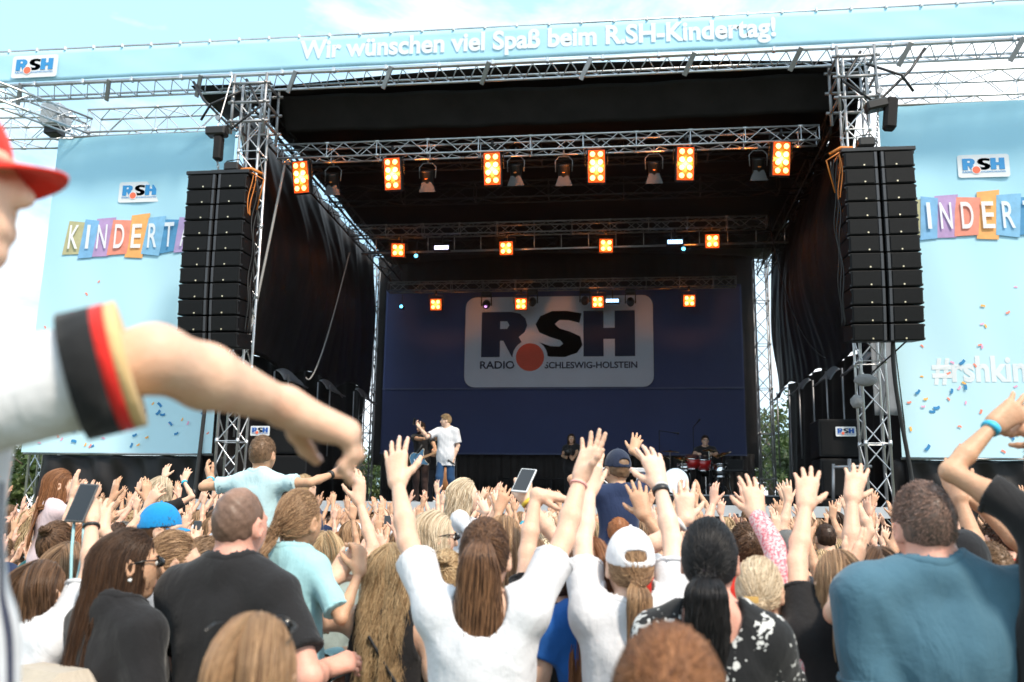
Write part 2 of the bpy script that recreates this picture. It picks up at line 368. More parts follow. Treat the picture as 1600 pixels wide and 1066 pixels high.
# ---------------------------------------------------------------- hands
def hand_basis(f, n):
    f = nrm(f); n = np.asarray(n, float); n = nrm(n-f*f.dot(n)); return f, n
def hand(F, w, f, n, side, s=1.0, curl=.18, spread=1.0, fat=1.0, curls=None):
    """w wrist, f finger direction, n palm normal; side 'R' or 'L'"""
    TIPS = []; f, n = hand_basis(f, n); t = np.cross(f, n) if side == 'R' else np.cross(n, f)     # t points to the thumb
    w = np.asarray(w, float); S = s
    P = lambda a, b, c: w+S*(f*a+t*b+n*c)
    kn = [(.098, .031, .004), (.102, .010, .0), (.097, -.0115, .0), (.086, -.031, .005)]
    for (a, b, c), r in zip(kn, (.0145, .0145, .0138, .0125)): F.cone(P(0.004, b*.45, 0), P(a, b, c), .0165*S, r*S, .022*S)
    F.cone(P(.03, -.012, .006), P(.06, -.014, .008), .015*S, .013*S, .02*S)
    LEN = (.074, .083, .077, .060); ANG = (13, 3, -6, -17)
    for i, ((a, b, c), ln, an) in enumerate(zip(kn, LEN, ANG)):
        cu = curl*(1+.18*i) if curls is None else curls[i]
        d = rot_axis(n, (1 if side == 'R' else 1)*rad(an*spread)*(1 if np.dot(np.cross(n, f), t) > 0 else -1))@f; p = P(a, b, c)
        r0, r1, r2, r3 = [q*S*fat*(.90 if i == 3 else 1) for q in (.0102, .0092, .0083, .0070)]
        for sg, (l_, ra, rb) in enumerate(((.44, r0, r1), (.31, r1, r2), (.25, r2, r3))):
            ax = np.cross(d, n); d = rot_axis(ax, cu*(.9 if sg == 0 else 1.15))@d; n_ = n; q = p+d*ln*S*l_
            F.cone(p, q, ra, rb, .005*S if sg else .007*S); TIPS.append((p, q, n, rb)) if sg == 2 else None; p = q
    tb = (.022, .024, .010); F.cone(P(.006, .012, .004), P(*tb), .0175*S, .0165*S, .02*S)
    d = nrm(f*.62+t*(.72 if spread > .4 else .35)+n*(.28+curl*.6)); p = P(*tb)
    for l_, ra, rb in ((.036, .0160, .0125), (.031, .0118, .0105), (.027, .0105, .0080)):
        q = p+d*l_*S; F.cone(p, q, ra*S, rb*S, .010*S); p0 = p; p = q; d = nrm(d*.9+f*.25)
    TIPS.append((p0, q, nrm(n+t*.6), .0085*S)); return TIPS

# ---------------------------------------------------------------- hair strands
def skull_project(p, c, r, grow):
    q = (p-c)/(r*grow[:, None]); L_ = np.linalg.norm(q, axis=1); ins = L_ < 1
    q[ins] /= L_[ins][:, None]+1e-9; return c+q*(r*grow[:, None])
def scalp_points(rg, n, hairline=.30, low=-.55, style=''):
    out = []
    while len(out) < n:
        d = nrm(rg.normal(size=3))
        if d[1] > .55+.35*d[2] and d[2] < .62: continue        # face
        if style == 'short' and d[2] < .02 and abs(d[0]) > .78: continue
        if d[2] < low+.55*max(0, d[1]+.35): continue            # below nape / before the ears
        out.append(d)
    return np.array(out)
def strands_mesh(name, paths, rad_, tint, mt, parent, H):
    """paths (n,k,3) world; each becomes a slim three-sided tapering lock"""
    n, k, _ = paths.shape; T = np.gradient(paths, axis=1); T /= np.linalg.norm(T, axis=2, keepdims=True)+1e-9
    ref = paths-H; U = np.cross(T, ref); U /= np.linalg.norm(U, axis=2, keepdims=True)+1e-9; W = np.cross(U, T)
    prof = np.concatenate([np.linspace(.7, 1, 3), np.ones(max(0, k-6)), np.linspace(.9, .12, 3)])[:k] if k >= 6 else np.linspace(1, .15, k)
    r = (np.broadcast_to(rad_, (n,))[:, None]*prof[None])[..., None]
    ring = np.stack([paths+U*r*1.5, paths+W*r*.8, paths-U*r*1.5], 2)             # n,k,3,3
    V = ring.reshape(-1, 3); base = (np.arange(n)[:, None, None]*k*3+np.arange(k-1)[None, :, None]*3)
    a = np.arange(3)[None, None]; b = (np.arange(3)[None, None]+1) % 3
    Q = np.stack([base+a, base+b, base+3+b, base+3+a], -1).reshape(-1, 4)
    tt = np.repeat(tint.reshape(n, -1) if tint.ndim > 1 else np.repeat(tint[:, None], k, 1), 3, axis=1).ravel()
    return quad_mesh(name, V-root_loc(parent), Q, mt, parent, attr=tt)

class Hd: pass
def bald_tint(v, bald, Hc, HR, hs, rg):
    a = np.full(len(v), .28)+rg.normal(0, .06, len(v))
    if bald:
        q = ((v-Hc)@HR/hs-np.array(bald[0]))/np.array(bald[1]); a = a*.7+.36*np.clip(1.35-np.linalg.norm(q, axis=1), 0, 1)
    return a
def make_hair(root, H, style, color, n, thick, seed, length=.3, detail=14, name='hair', grow0=1.0):
    """H: head frame (c, R, r); all styles are built in head space (face towards +y) and turned with the head"""
    rg = np.random.default_rng(seed); c0 = np.array([0, -.012, .018])*H.s; r = np.array([.079, .099, .112])*H.s*grow0; n = int(n)
    D = scalp_points(rg, n, low=-.62 if style != 'short' else -.5, style=style); grow = rg.uniform(1.0, 1.07, n); fly = rg.random(n) < .045; grow[fly] = rg.uniform(1.05, 1.10, fly.sum()); P = c0+D*r*grow[:, None]; az = np.arctan2(D[:, 0], -D[:, 1]); ph_ = rg.uniform(0, 6, 3); tint = np.clip(.5+.30*np.sin(az*17+ph_[0]+2*np.sin(az*5+ph_[1]))+.14*np.sin(az*41+ph_[2]+D[:, 2]*3)+rg.normal(0, .16, n), 0, 1)
    if style == 'short': tint = np.clip(rg.normal(.45, .24, n), 0, 1)
    paths = [P]; tints = None; g = np.array([0, 0, -1.0]); s = H.s
    down = H.R.T@np.array([0, 0, -1.0])
    if style in ('loose', 'bob', 'wavy', 'half'):
        L_ = length*rg.uniform(.72, 1.06, n); k = detail; step = (L_+.12*s)/k; wv = rg.uniform(0, 6.28, n); p = P.copy(); lag = rg.normal(0, .012*s, (n, 3))
        for i in range(k):
            d = np.tile(down, (n, 1)); top = np.clip((p[:, 2]-c0[2])/(r[2]), 0, 1)[:, None]; back = np.array([0, -1.0, -.2]); side = np.sign(p[:, :1])*np.array([1.0, 0, 0])
            d = d*(1-.75*top)+top*(back*.8+side*(.55 if style != 'loose' else .22)); q = p+d/np.linalg.norm(d, axis=1, keepdims=True)*step[:, None]
            q = skull_project(q, c0, r, grow+ (.05 if style == 'wavy' else .015)*i/k*3)
            low = q[:, 2] < -.09*s
            q[low, 1] -= .006*s*np.clip(1-i/k, 0, 1)
            q[:, 1] = np.where(low & (q[:, 1] > -.055*s) & (np.abs(q[:, 0]) < .06*s), np.minimum(q[:, 1], -.058*s), q[:, 1])
            if length > .2:
                sh = q[:, 2] < -.17*s; q[sh, 1] = np.minimum(q[sh, 1], -.105*s-(.02*s)*np.clip((-.17*s-q[sh, 2])/.15, 0, 1))
            if style == 'wavy' or length > .12:
                a = (.010 if style == 'wavy' else .0022)*s*min(1, i/5); q += a*np.stack([np.sin(wv+i*1.15), np.cos(wv*1.3+i*1.0), 0*wv], 1)
            if style == 'bob' and i > k*.55: q[:, 1] += .004*s; q[:, 0] *= .985
            cl = np.round(az*9).astype(int); co_ = np.sin(cl*12.9898+i*.0)*.5; q[:, 0] += .0026*s*co_*min(1, i/6); q[:, 1] -= .0030*s*(np.sin(cl*7.31)*.5+.5)*min(1, i/6)*(q[:, 2] < -.02*s); q += lag*.10*(i/k)**2
            p = q; paths.append(p.copy())
    elif style in ('pony', 'bun', 'braid', 'cap_pony'):
        G = {'pony': (0, -.104, .045), 'bun': (0, -.095, .075), 'braid': (-.02, -.105, -.055), 'cap_pony': (0, -.108, -.035)}[style]
        if H.gather is not None: G = H.gather
        G = np.array(G)*s; k1 = 6; p = P.copy()
        for i in range(1, k1+1):
            t_ = i/k1; q = P*(1-t_)+(G+rg.normal(0, .010*s, (n, 3)))*t_; q = skull_project(q, c0, r, grow); paths.append(q)
        if style in ('pony', 'cap_pony'):
            k2 = detail; L_ = length*rg.uniform(.45, 1.05, n)**.8; off = rg.normal(0, 1, (n, 2)); off /= np.maximum(1, np.linalg.norm(off, axis=1, keepdims=True)/1.4); wv = rg.uniform(0, 6.28, n)
            for i in range(1, k2+1):
                t_ = i/k2; dd = L_*t_; out = -.055*s*np.clip(dd/(.07*s), 0, 1)**.7+.05*s*np.clip((dd-.07)/.3, 0, 1); R_ = s*(.013+.024*math.sin(min(1, t_*1.6)*math.pi*.62))*H.tail
                v = np.stack([off[:, 0]*R_+H.sway*dd, out+off[:, 1]*R_*.6, -dd+.020*s*np.clip(dd/(.05*s), 0, 1)], 1); base = G+np.stack([v[:, 0], v[:, 1], 0*dd], 1)+(v[:, 2:3])*(-down)
                base += .003*s*np.stack([np.sin(wv+i*.5), np.cos(wv+i*.45), 0*wv], 1)*min(1, t_*2); paths.append(base)
            if color == 'balayage': tints = np.concatenate([np.repeat(tint[:, None]*.5, k1+1, 1), tint[:, None]*np.linspace(.5, 1.25, k2)[None]], 1)
        elif style == 'bun':
            k2 = detail; ph = rg.uniform(0, 6.28, n); tl = rg.uniform(-1, 1, n); R_ = .036*s*H.tail
            ax = nrm(G-c0); u, v, _ = ortho(ax)
            for i in range(1, k2+1):
                a = ph+i*.42; rr = R_*np.sqrt(np.maximum(.1, 1-tl**2))*(.75+.25*np.sin(a*2+tl*3)); paths.append(G+ax*(.022*s+tl[:, None]*R_*.75)+np.cos(a)[:, None]*u*rr[:, None]+np.sin(a)[:, None]*v*rr[:, None])
        else:
            k2 = 34; grp = rg.integers(0, 3, n); off = rg.normal(0, .0052*s, (n, 3)); L_ = length
            for i in range(1, k2+1):
                t_ = i/k2; a = t_*L_/.038/s*1.05+grp*2*math.pi/3; wd = s*.0155*(1-.45*t_)
                q = G+np.stack([wd*np.sin(a)*1.15, .010*s*np.sin(2*a)-.040*s*min(1, t_*4)-.050*s*t_+0*a, 0*a], 1)+down*(L_*t_)+off*(1-.4*t_)+np.array([-.01*s, 0, 0])*t_; paths.append(q)
    else:                                                     # short
        k = 4; L_ = length*rg.uniform(.6, 1.15, n)*np.clip(.45+.75*(D[:, 2]+.3), .3, 1.15); cmb = np.array([0, .55, -.25]) if H.comb is None else np.array(H.comb)
        swirl = np.cross(D, np.array([0, -.35, .93]))*.35
        for i in range(1, k+1):
            d = D*(.55-.1*i)+cmb+swirl+rg.normal(0, .25, (n, 3)); d[:, 2] -= .10*i; d /= np.linalg.norm(d, axis=1, keepdims=True); q = paths[-1]+d*(L_/k)[:, None]; paths.append(skull_project(q, c0, r, grow+.004*i))
    A = np.stack(paths, 1); nf = int(fly.sum())
    if nf and style != 'short': kk = A.shape[1]; wob = rg.normal(0, .0014*s, (nf, kk, 3)); A[fly] += np.cumsum(wob, 1)*np.linspace(0, 1, kk)[None, :, None]
    A = A@H.R.T+H.c
    tn = tint if tints is None else np.clip(tints, 0, 1.2)
    return strands_mesh(name, A, thick*rg.uniform(.7, 1.3, n), tn, hairm(color), root, H.c)

# ---------------------------------------------------------------- a person
def ik(sh, w, l1, l2, pole):
    sh = np.asarray(sh, float); w = np.asarray(w, float); d = w-sh; L_ = np.linalg.norm(d); L_c = min(L_, (l1+l2)*.995); d = d/(L_+1e-9); w = sh+d*L_c
    a = (l1*l1-l2*l2+L_c*L_c)/(2*L_c); hgt = math.sqrt(max(0, l1*l1-a*a)); pole = np.asarray(pole, float); pole = pole-d*d.dot(pole); pole = nrm(pole)
    return sh+d*a+pole*hgt, w
def person(label, group=None, base=(0, 0, 0), height=1.7, yaw=0.0, sex='f', kid=False, tone='fair', vox=.007, arms={}, hair=('short', 'brown', .03), hn=1200, ht=.0014,
           top=('tee', None), bottom=('trousers', None), legs='stand', lean=0.0, head=(0, 0, 0), build_=1.0, face=False, seed=1, headgear=None, glasses=None, slean=0.0, nails=False, tail=1.0, sway=0.0,
           gather=None, comb=None, sleeve=.62, shoes=True, bald=None, torso_yaw=0.0, shrug=0.0, aws=1.0):
    """yaw: degrees, 0 looks towards the stage, positive turns left. arms: side -> dict(w=wrist (world), pole=, f=, n=, curl=, spread=) or preset name."""
    b = np.array(base, float); s = height/1.75; R = rotz(rad(yaw)); hs = (1.09+.55*max(0, 1.45-height))*s if kid else s*.965
    W = build_*(1.0 if sex == 'm' else .88)*(0.9 if kid else 1)
    T = lambda x, y, z: b+R@np.array([x*s, y*s, z*s])
    lz = rad(lean)
    def U(x, y, z):                                  # torso point, leaning about the hips
        h0 = .95; yy = y*math.cos(lz)+(z-h0)*math.sin(lz); zz = h0+(z-h0)*math.cos(lz)-y*math.sin(lz); return T(x+slean*(z-h0), yy, zz)
    hip = {'R': T(.088*W, 0, .92), 'L': T(-.088*W, 0, .92)}
    if legs == 'stand': kn = {'R': T(.10*W, .02, .50), 'L': T(-.10*W, .02, .50)}; an = {'R': T(.105*W, -.02, .085), 'L': T(-.105*W, -.02, .085)}
    elif legs == 'walk': kn = {'R': T(.09*W, .08, .52), 'L': T(-.11*W, -.02, .50)}; an = {'R': T(.10*W, .12, .085), 'L': T(-.14*W, -.14, .095)}
    elif legs == 'astride': kn = {'R': T(.13, .40, .86), 'L': T(-.13, .40, .86)}; an = {'R': T(.12, .36, .44), 'L': T(-.12, .36, .44)}
    elif legs == 'sit': kn = {'R': T(.14*W, .42, .96), 'L': T(-.14*W, .42, .96)}; an = {'R': T(.15*W, .38, .52), 'L': T(-.15*W, .38, .52)}
    shx = .185*W*(1.02 if sex == 'm' else 1); shz = 1.415
    up = {}
    for sd in 'RL':
        a = arms.get(sd, 'down'); wz = a['w'][2] if isinstance(a, dict) else (b[2]+2.0 if a.startswith('up') else b[2])
        up[sd] = float(np.clip((wz-(b[2]+1.35*s))/(.5*s), 0, 1))*.055
    sh = {sd: U((1 if sd == 'R' else -1)*(shx-up[sd]*.35), -.015, shz+up[sd]+shrug) for sd in 'RL'}
    L1, L2 = .285*s, .255*s
    AR = {}
    for sd in 'RL':
        e = 1 if sd == 'R' else -1; a = arms.get(sd, 'down')
        if isinstance(a, str):
            base_a = {'down': dict(w=T(e*.25, .06, .90), pole=T(e*.3, -1, 0)-b, f=R@np.array([0, .12, -1]), n=R@np.array([-e, 0, 0]), curl=.3, spread=.3),
                 'up': dict(w=T(e*.27, .06, 1.93), pole=R@np.array([e, -.1, -.1]), f=R@np.array([e*.1, .05, 1]), n=R@np.array([0, 1, 0]), curl=.12, spread=1),
                 'upclose': dict(w=T(e*.12, .20, 1.93), pole=R@np.array([e, .1, 0]), f=R@np.array([-e*.05, .1, 1]), n=R@np.array([-e*.7, .7, 0]), curl=.15, spread=.6),
                 'upfar': dict(w=T(e*.42, .14, 1.84), pole=R@np.array([e*.6, -.2, -.6]), f=R@np.array([e*.4, .1, 1]), n=R@np.array([0, 1, 0]), curl=.15, spread=1.1),
                 'clap': dict(w=T(e*.055, .36, 1.55), pole=R@np.array([e, -.2, -.8]), f=R@np.array([-e*.05, .5, 1]), n=R@np.array([-e, 0, .1]), curl=.12, spread=.5),
                 'phone': dict(w=T(e*.10, .40, 1.62), pole=R@np.array([e*.7, -.2, -.8]), f=R@np.array([-e*.25, .2, 1]), n=R@np.array([-e*.6, .5, .1]), curl=.5, spread=.4),
                 'hold': dict(w=T(e*.05, .30, 1.12), pole=R@np.array([e, -.4, -.5]), f=R@np.array([-e, .3, .1]), n=R@np.array([0, -1, 0]), curl=.4, spread=.4)}[a]
            a = base_a
        el, wr = ik(sh[sd], a['w'], L1, L2, a.get('pole', R@np.array([e, -.2, -.4]))); AR[sd] = (sh[sd], el, wr, a)
    # head frame
    hy, hp, hr = [rad(q) for q in head]; HR = R@rotz(hy)@np.array(Matrix.Rotation(hp, 3, 'X'))@np.array(Matrix.Rotation(hr, 3, 'Y'))
    neck0 = U(0, -.015, 1.46+shrug*.3); hz = 1.635 if not kid else 1.635-.045*(hs/s-1)*2
    Hc = U(0, .015, 1.515)+HR@np.array([0, .012, .118])*hs; H = Hd(); H.c = Hc; H.R = HR; H.s = hs; H.gather = gather; H.tail = tail; H.sway = sway; H.comb = comb
    hd = lambda x, y, z: Hc+HR@np.array([x, y, z])*hs
    pts = np.array([p for sd in 'RL' for p in (*AR[sd][:3], kn[sd], an[sd], hip[sd])]+[Hc]); ext = [AR[sd][2]+nrm(AR[sd][3]['f'])*.21*s for sd in 'RL']; pts = np.vstack([pts, ext])
    lo = pts.min(0)-.19*s; hi = pts.max(0)+.19*s; lo[2] = min(pts[:, 2].min()-.12*s, b[2]-.02 if legs == 'stand' else 1e9)
    # ---- body
    F = Field(lo, hi, vox)
    tors = []
    tw, hw, cw = (.118, .155, .158) if sex == 'm' else (.108, .160, .138)
    if kid: tw, hw, cw = .112, .135, .135
    tors = [('e', U(0, 0, 1.30), (cw*build_, .108*build_, .165)), ('e', U(0, .005, 1.10), (tw*1.12*build_, .095*build_, .15)), ('e', T(0, -.005, .94), (hw*build_, .112*build_, .12)),
            ('c', U(-.10*W, -.015, 1.40), U(.10*W, -.015, 1.40), .066, .066), ('c', U(-.04, -.01, 1.47), U(-shx*.86, -.012, shz+up['L']*.8+shrug), .047, .055), ('c', U(.04, -.01, 1.47), U(shx*.86, -.012, shz+up['R']*.8+shrug), .047, .055)]
    for e in (-1, 1): tors.append(('c', U(e*.030, -.022, 1.492+shrug*.6), U(e*shx*.72, -.014, shz+.018+up['L' if e < 0 else 'R']*.8+shrug), .050, .040))
    if sex == 'f' and not kid: tors += [('e', U(-.075, .085, 1.265), (.062, .055, .062)), ('e', U(.075, .085, 1.265), (.062, .055, .062))]
    if build_ > 1.08: tors += [('e', U(0, .05, 1.08), (.155*build_, .12*build_, .15))]
    def put_torso(F, grow=0.0, k=.045):
        for q in tors:
            if q[0] == 'e': F.ell(q[1], np.array(q[2])*s+grow, R, k*s)
            else: F.cone(q[1], q[2], q[3]*s+grow, q[4]*s+grow, k*s)
    put_torso(F)
    awu = (1.0 if sex == 'm' else .86)*(.84 if kid else 1)*min(1.15, build_); aw = awu*aws
    def put_arm(F, sd, grow=0.0, t0=0.0, t1=2.0):
        A, E_, Wr, a = AR[sd]
        F.cone(A, A+(E_-A)*.55, (.056*awu)*s+grow, (.050*awu)*s+grow, .03*s); 
        if t1 > .55: F.cone(A+(E_-A)*.5, E_, (.050*awu)*s+grow, (.040*aw)*s+grow, .02*s)
        if t1 > 1:
            F.cone(E_, E_+(Wr-E_)*.35, (.039*aw)*s+grow, (.043*aw)*s+grow, .02*s); F.cone(E_+(Wr-E_)*.35, Wr, (.043*aw)*s+grow, (.0255*aw)*s+grow, .012*s)
    NT = {}
    for sd in 'RL':
        put_arm(F, sd); A, E_, Wr, a = AR[sd]
        if a.get('hand', True): NT[sd] = hand(F, Wr, a['f'], a['n'], sd, s*(.98 if sex == 'm' else .92)*(1.04 if kid else 1)*a.get('hs', 1), a.get('curl', .18), a.get('spread', 1), a.get('fat', 1.0 if vox < .0065 else 1.08), a.get('curls'))
    for sd in 'RL':
        F.cone(hip[sd], kn[sd], .085*W**.5*s, .056*s, .03*s); F.cone(kn[sd], kn[sd]+(an[sd]-kn[sd])*.35, .053*s, .056*s, .02*s); F.cone(kn[sd]+(an[sd]-kn[sd])*.35, an[sd], .056*s, .036*s, .02*s)
        fdir = R@np.array([0, 1.0, 0]) if legs != 'astride' else R@np.array([0, .75, -.65]); F.cone(an[sd]-fdir*.03*s+[0, 0, -.03*s], an[sd]+fdir*.14*s+[0, 0, -.045*s], .036*s, .028*s, .03*s)
    # neck and head
    nr = (.060 if sex == 'm' else .049)*(1 if not kid else .88)*min(1.1, build_)
    F.cone(neck0, hd(0, -.025, -.06), nr*s*1.08, nr*s, .03*s)
    F.ell(hd(0, -.012, .018), np.array([.0765, .0965, .1085])*hs, HR, .01)
    F.ell(hd(0, .026, -.055), np.array([.058, .060, .062])*hs, HR, .035*hs); F.ell(hd(0, .062, -.098), np.array([.026, .022, .018])*hs, HR, .03*hs)
    F.ell(hd(0, .045, -.01), np.array([.066, .050, .07])*hs, HR, .03*hs)
    F.cone(hd(0, .090, .012), hd(0, .111, -.024), .009*hs, .0135*hs, .016*hs)
    for e in (-1, 1):
        F.ell(hd(e*.030, .096, .010), np.array([.017, .012, .011])*hs, HR, .012*hs, carve=True); F.cone(hd(e*.012, .090, .028), hd(e*.048, .078, .026), .008*hs, .007*hs, .012*hs)
        F.ell(hd(e*.081, -.006, -.008), np.array([.010, .022, .033])*hs, HR@rotz(-e*.35), .012*hs); F.ell(hd(e*.089, .000, -.004), np.array([.007, .011, .019])*hs, HR@rotz(-e*.35), .006*hs, carve=True)
    F.cone(hd(-.018, .086, -.061), hd(.018, .086, -.061), .006*hs, .006*hs, .012*hs); F.cone(hd(-.015, .086, -.071), hd(.015, .086, -.071), .0065*hs, .0065*hs, .012*hs)
    V, Q = F.mesh(); sk = skin(tone); mats_ = [sk]; mi = None
    if face:
        q = (V[Q].mean(1)-Hc)@HR/hs; lip = (np.abs(q[:, 0]) < .026) & (q[:, 1] > .075) & (q[:, 2] < -.052) & (q[:, 2] > -.080); mats_ = [sk, mat('lips', (.55, .27, .22), .4, var=0)]; mi = lip.astype(np.int32)
    root = quad_mesh('person', V-b, Q, mats_, midx=mi); root.location = b; tag(root, label, 'person', group)
    if nails:
        for sd in nails:
            for p, q_, n_, r in NT[sd]:
                d = nrm(q_-p); up_ = -nrm(n_-d*np.dot(n_, d)); sd_ = np.cross(d, up_); c = p+(q_-p)*.92+up_*r*.80; m_ = np.column_stack([sd_, d, up_]); q = MB(); q.ball((0, 0, 0), (r*.68, r*.95, r*.30), 10); q.v[0] = q.v[0]@m_.T+c
                q.build('fingernail', mat('nail', (.74, .50, .44), .25, var=0), root, True)
    if face:
        for e in (-1, 1):
            q = MB(); q.ball(hd(e*.030, .082, .010), .0125*hs, 12); ey = q.build('eye', EYE, root, True); q = MB(); q.ball(hd(e*.030, .0885, .010), .0075*hs, 10); q.build('iris', IRIS, ey, True)
            q = MB(); q.path([hd(e*.013, .095, .029), hd(e*.030, .094, .034), hd(e*.050, .078, .028)], .004*hs, 5); q.build('eyebrow', hairm(hair[1] if hair else 'brown'), root, True)
    if face == 'beard':
        B = Field(Hc-.16*hs, Hc+.16*hs, .006*hs); B.ell(hd(0, .030, -.068), np.array([.064, .066, .058])*hs, HR, .02); B.ell(hd(0, .066, -.102), np.array([.032, .028, .022])*hs, HR, .02); B.ell(hd(0, .05, -.0), np.array([.2, .2, .052])*hs, HR, .01, carve=True); B.ell(hd(0, .1, -.066), np.array([.022, .03, .012])*hs, HR, .005, carve=True); B.wrinkle(.002, 220, 4)
        v, q = B.mesh(); quad_mesh('beard', v-b, q, hairm(hair[1]), root)
    # ---- hair
    if hair:
        st_, colr, ln = hair[:3]; hg = hair[3] if len(hair) > 3 else 1.0
        C_ = Field(Hc-.19*hs, Hc+.19*hs, max(.005, vox)); C_.ell(hd(0, -.014, .020), np.array([.0800, .1000, .1120])*hs*hg, HR, .01)
        C_.plane(hd(0, .072, .02), HR@np.array([0, 1.0, -.62])) if st_ != 'cropped' else C_.plane(hd(0, .060, .05), HR@np.array([0, 1.0, -.75]))
        C_.plane(hd(0, -.05, -.058 if st_ not in ('short', 'cropped') else -.045), HR@np.array([0, .45, -1.0]))
        for e in (-1, 1): C_.ell(hd(e*.088, .012, -.02), np.array([.03, .034, .046])*hs, HR, .008, carve=True)
        if st_ in ('short', 'cropped'): C_.wrinkle(.0022*hs, 130/hs, seed)
        v, q = C_.mesh(); rg = np.random.default_rng(seed); sc_ = quad_mesh('hair', v-b, q, hairm(colr), root, attr=bald_tint(v, bald, Hc, HR, hs, rg))
        if st_ != 'cropped': make_hair(root, H, st_, colr, hn, ht*hs, seed, ln*hs if st_ in ('short', 'bob') else ln, name='hair_strands', grow0=(1.0 if not headgear or st_ == 'cap_pony' else .93)*hg, detail=16 if ln > .25 else 10)
        elif hn: make_hair(root, H, 'short', colr, hn, ht*hs, seed, ln*hs, name='hair_strands')
        if st_ in ('pony', 'cap_pony', 'bun'):
            G = np.array(gather if gather is not None else {'pony': (0, -.104, .045), 'cap_pony': (0, -.108, -.035), 'bun': (0, -.095, .075)}[st_]); q = MB(); nd = nrm(G-np.array([0, -.012, .018])); u, v_, _ = ortho(nd); t_ = np.linspace(0, 6.283, 15)
            q.path([hd(*(G+nd*.012+.0155*tail**.5*(math.cos(a)*u+math.sin(a)*v_))) for a in t_], .005*hs, 6); q.build('hair_tie', cloth('hair_tie', (.05, .02, .04)), root, True)
    # ---- top
    kind, cm = top[0], top[1]
    if cm is not None:
        g = .013; zb = {'tee': .80, 'crop': 1.12, 'long': .80, 'tank': .80, 'big': .74}.get(kind, .8); G = Field(np.minimum(lo, U(-.35, -.3, zb-.05)), hi, max(vox, .007)*1.12)
        put_torso(G, g, .06); loose = 1.0 if kind != 'big' else 1.12
        if kind != 'crop': G.cone(U(-.07*W, 0, 1.32), T(-.085*W, .0, zb-.1), .085*s*loose, .098*s*loose, .08*s); G.cone(U(.07*W, 0, 1.32), T(.085*W, .0, zb-.1), .085*s*loose, .098*s*loose, .08*s)
        ln = {'tee': sleeve, 'crop': .35, 'long': 1.95, 'tank': 0, 'big': .8}.get(kind, sleeve)
        G.ell(T(0, -.005, .96), np.array([hw*build_, .118*build_, .16])*s+.020, R, .06)
        HEMS = []; S_ = Field(G.o, G.o+G.h*(G.n-1), G.h); S_.n = G.n; S_.f = np.full(G.n, .3, np.float32)
        for sd in 'RL':
            A, E_, Wr, a = AR[sd]
            if ln > 0:
                e1 = A+(E_-A)*min(1, ln); rr = (.063 if ln < 1 else .055)*awu*s*loose; S_.cone(A, e1+(nrm(E_-A)*.03*s if ln <= 1 else 0), rr+.006, rr+(.013 if ln < 1 else 0), .05*s)
                if ln > 1: e2 = E_+(Wr-E_)*(ln-1); S_.cone(E_, e2, rr, .042*aw*s, .02*s)
                if ln <= 1:
                    d = nrm(E_-A); p = A+(E_-A)*ln; sl, gg = S_.blk(p-.2*s, p+.2*s); along = (gg[0]-p[0])*d[0]+(gg[1]-p[1])*d[1]+(gg[2]-p[2])*d[2]
                    rr_ = np.sqrt(np.maximum(0, (gg[0]-p[0])**2+(gg[1]-p[1])**2+(gg[2]-p[2])**2-along**2)); S_.f[sl] = np.where((rr_ < .12*s) & (along > -.03*s), np.maximum(S_.f[sl], along), S_.f[sl])
                    if vox < .0065:
                        hem = (sl, np.maximum(np.maximum(S_.f[sl]-.0030, along+.0015), np.maximum(-along-.020*s, rr_-.12*s))); HEMS.append(hem)
                    S_.cone(p-d*.02*s, p+d*.1*s, .0535*awu*s+.004, .06*awu*s+.004, .004, carve=True)
        G.f = sm(G.f, S_.f, .05*s); del S_
        G.wrinkle(.0050*s, 24, seed, (1.2, 1.2, .45)); G.wrinkle(.0022*s, 58, seed+3, (1.1, 1.1, .55))
        G.plane(T(0, 0, zb), (0, 0, -1))
        for sd in 'RL':
            A, E_, Wr, a = AR[sd]
            if ln == 0: G.ell(A+R@np.array([.02*(1 if sd == 'R' else -1), 0, .0])*s, np.array([.075, .11, .12])*s, R, .01, carve=True)
        PRE = G.f.copy() if vox < .0065 else None
        nk = U(0, .01, 1.535+shrug*.4); nw = (.088 if sex == 'm' else .096)*(.92 if kid else 1) if len(top) < 4 else top[3]; G.ell(nk, np.array([nw, .088, .075])*s, R, .006, carve=True)
        if len(top) > 2 and top[2] == 'deep': G.ell(U(0, -.08, 1.50), np.array([.085, .06, .11])*s, R, .006, carve=True)
        v, q = G.mesh(); o = quad_mesh({'tee': 't_shirt', 'crop': 'crop_top', 'long': 'jumper', 'tank': 'vest_top', 'big': 't_shirt'}.get(kind, 'shirt'), v-b, q, cm, root)
        if vox < .0065 and kind in ('tee', 'big') and not (len(top) > 2 and top[2] == 'deep'):
            E2 = Field(G.o, G.o+G.h*(G.n-1), G.h); E2.n = G.n; E2.f = np.full(G.n, .3, np.float32); E2.ell(nk, np.array([nw, .088, .075])*s, R, 0); E2.f = np.maximum(PRE-.0032, np.abs(E2.f-.0075)-.0085)
            v, q = E2.mesh(); quad_mesh('collar', v-b, q, cm, o)
        if vox < .0065:
            for sl, hf in HEMS:
                E2 = Field(G.o, G.o+G.h*(G.n-1), G.h); E2.n = G.n; E2.f = np.full(G.n, .3, np.float32); E2.f[sl] = hf; v, q = E2.mesh()
                if len(v): quad_mesh('sleeve_hem', v-b, q, cm, o)
        person.last_top = o
    # ---- bottoms
    kind, cm = bottom
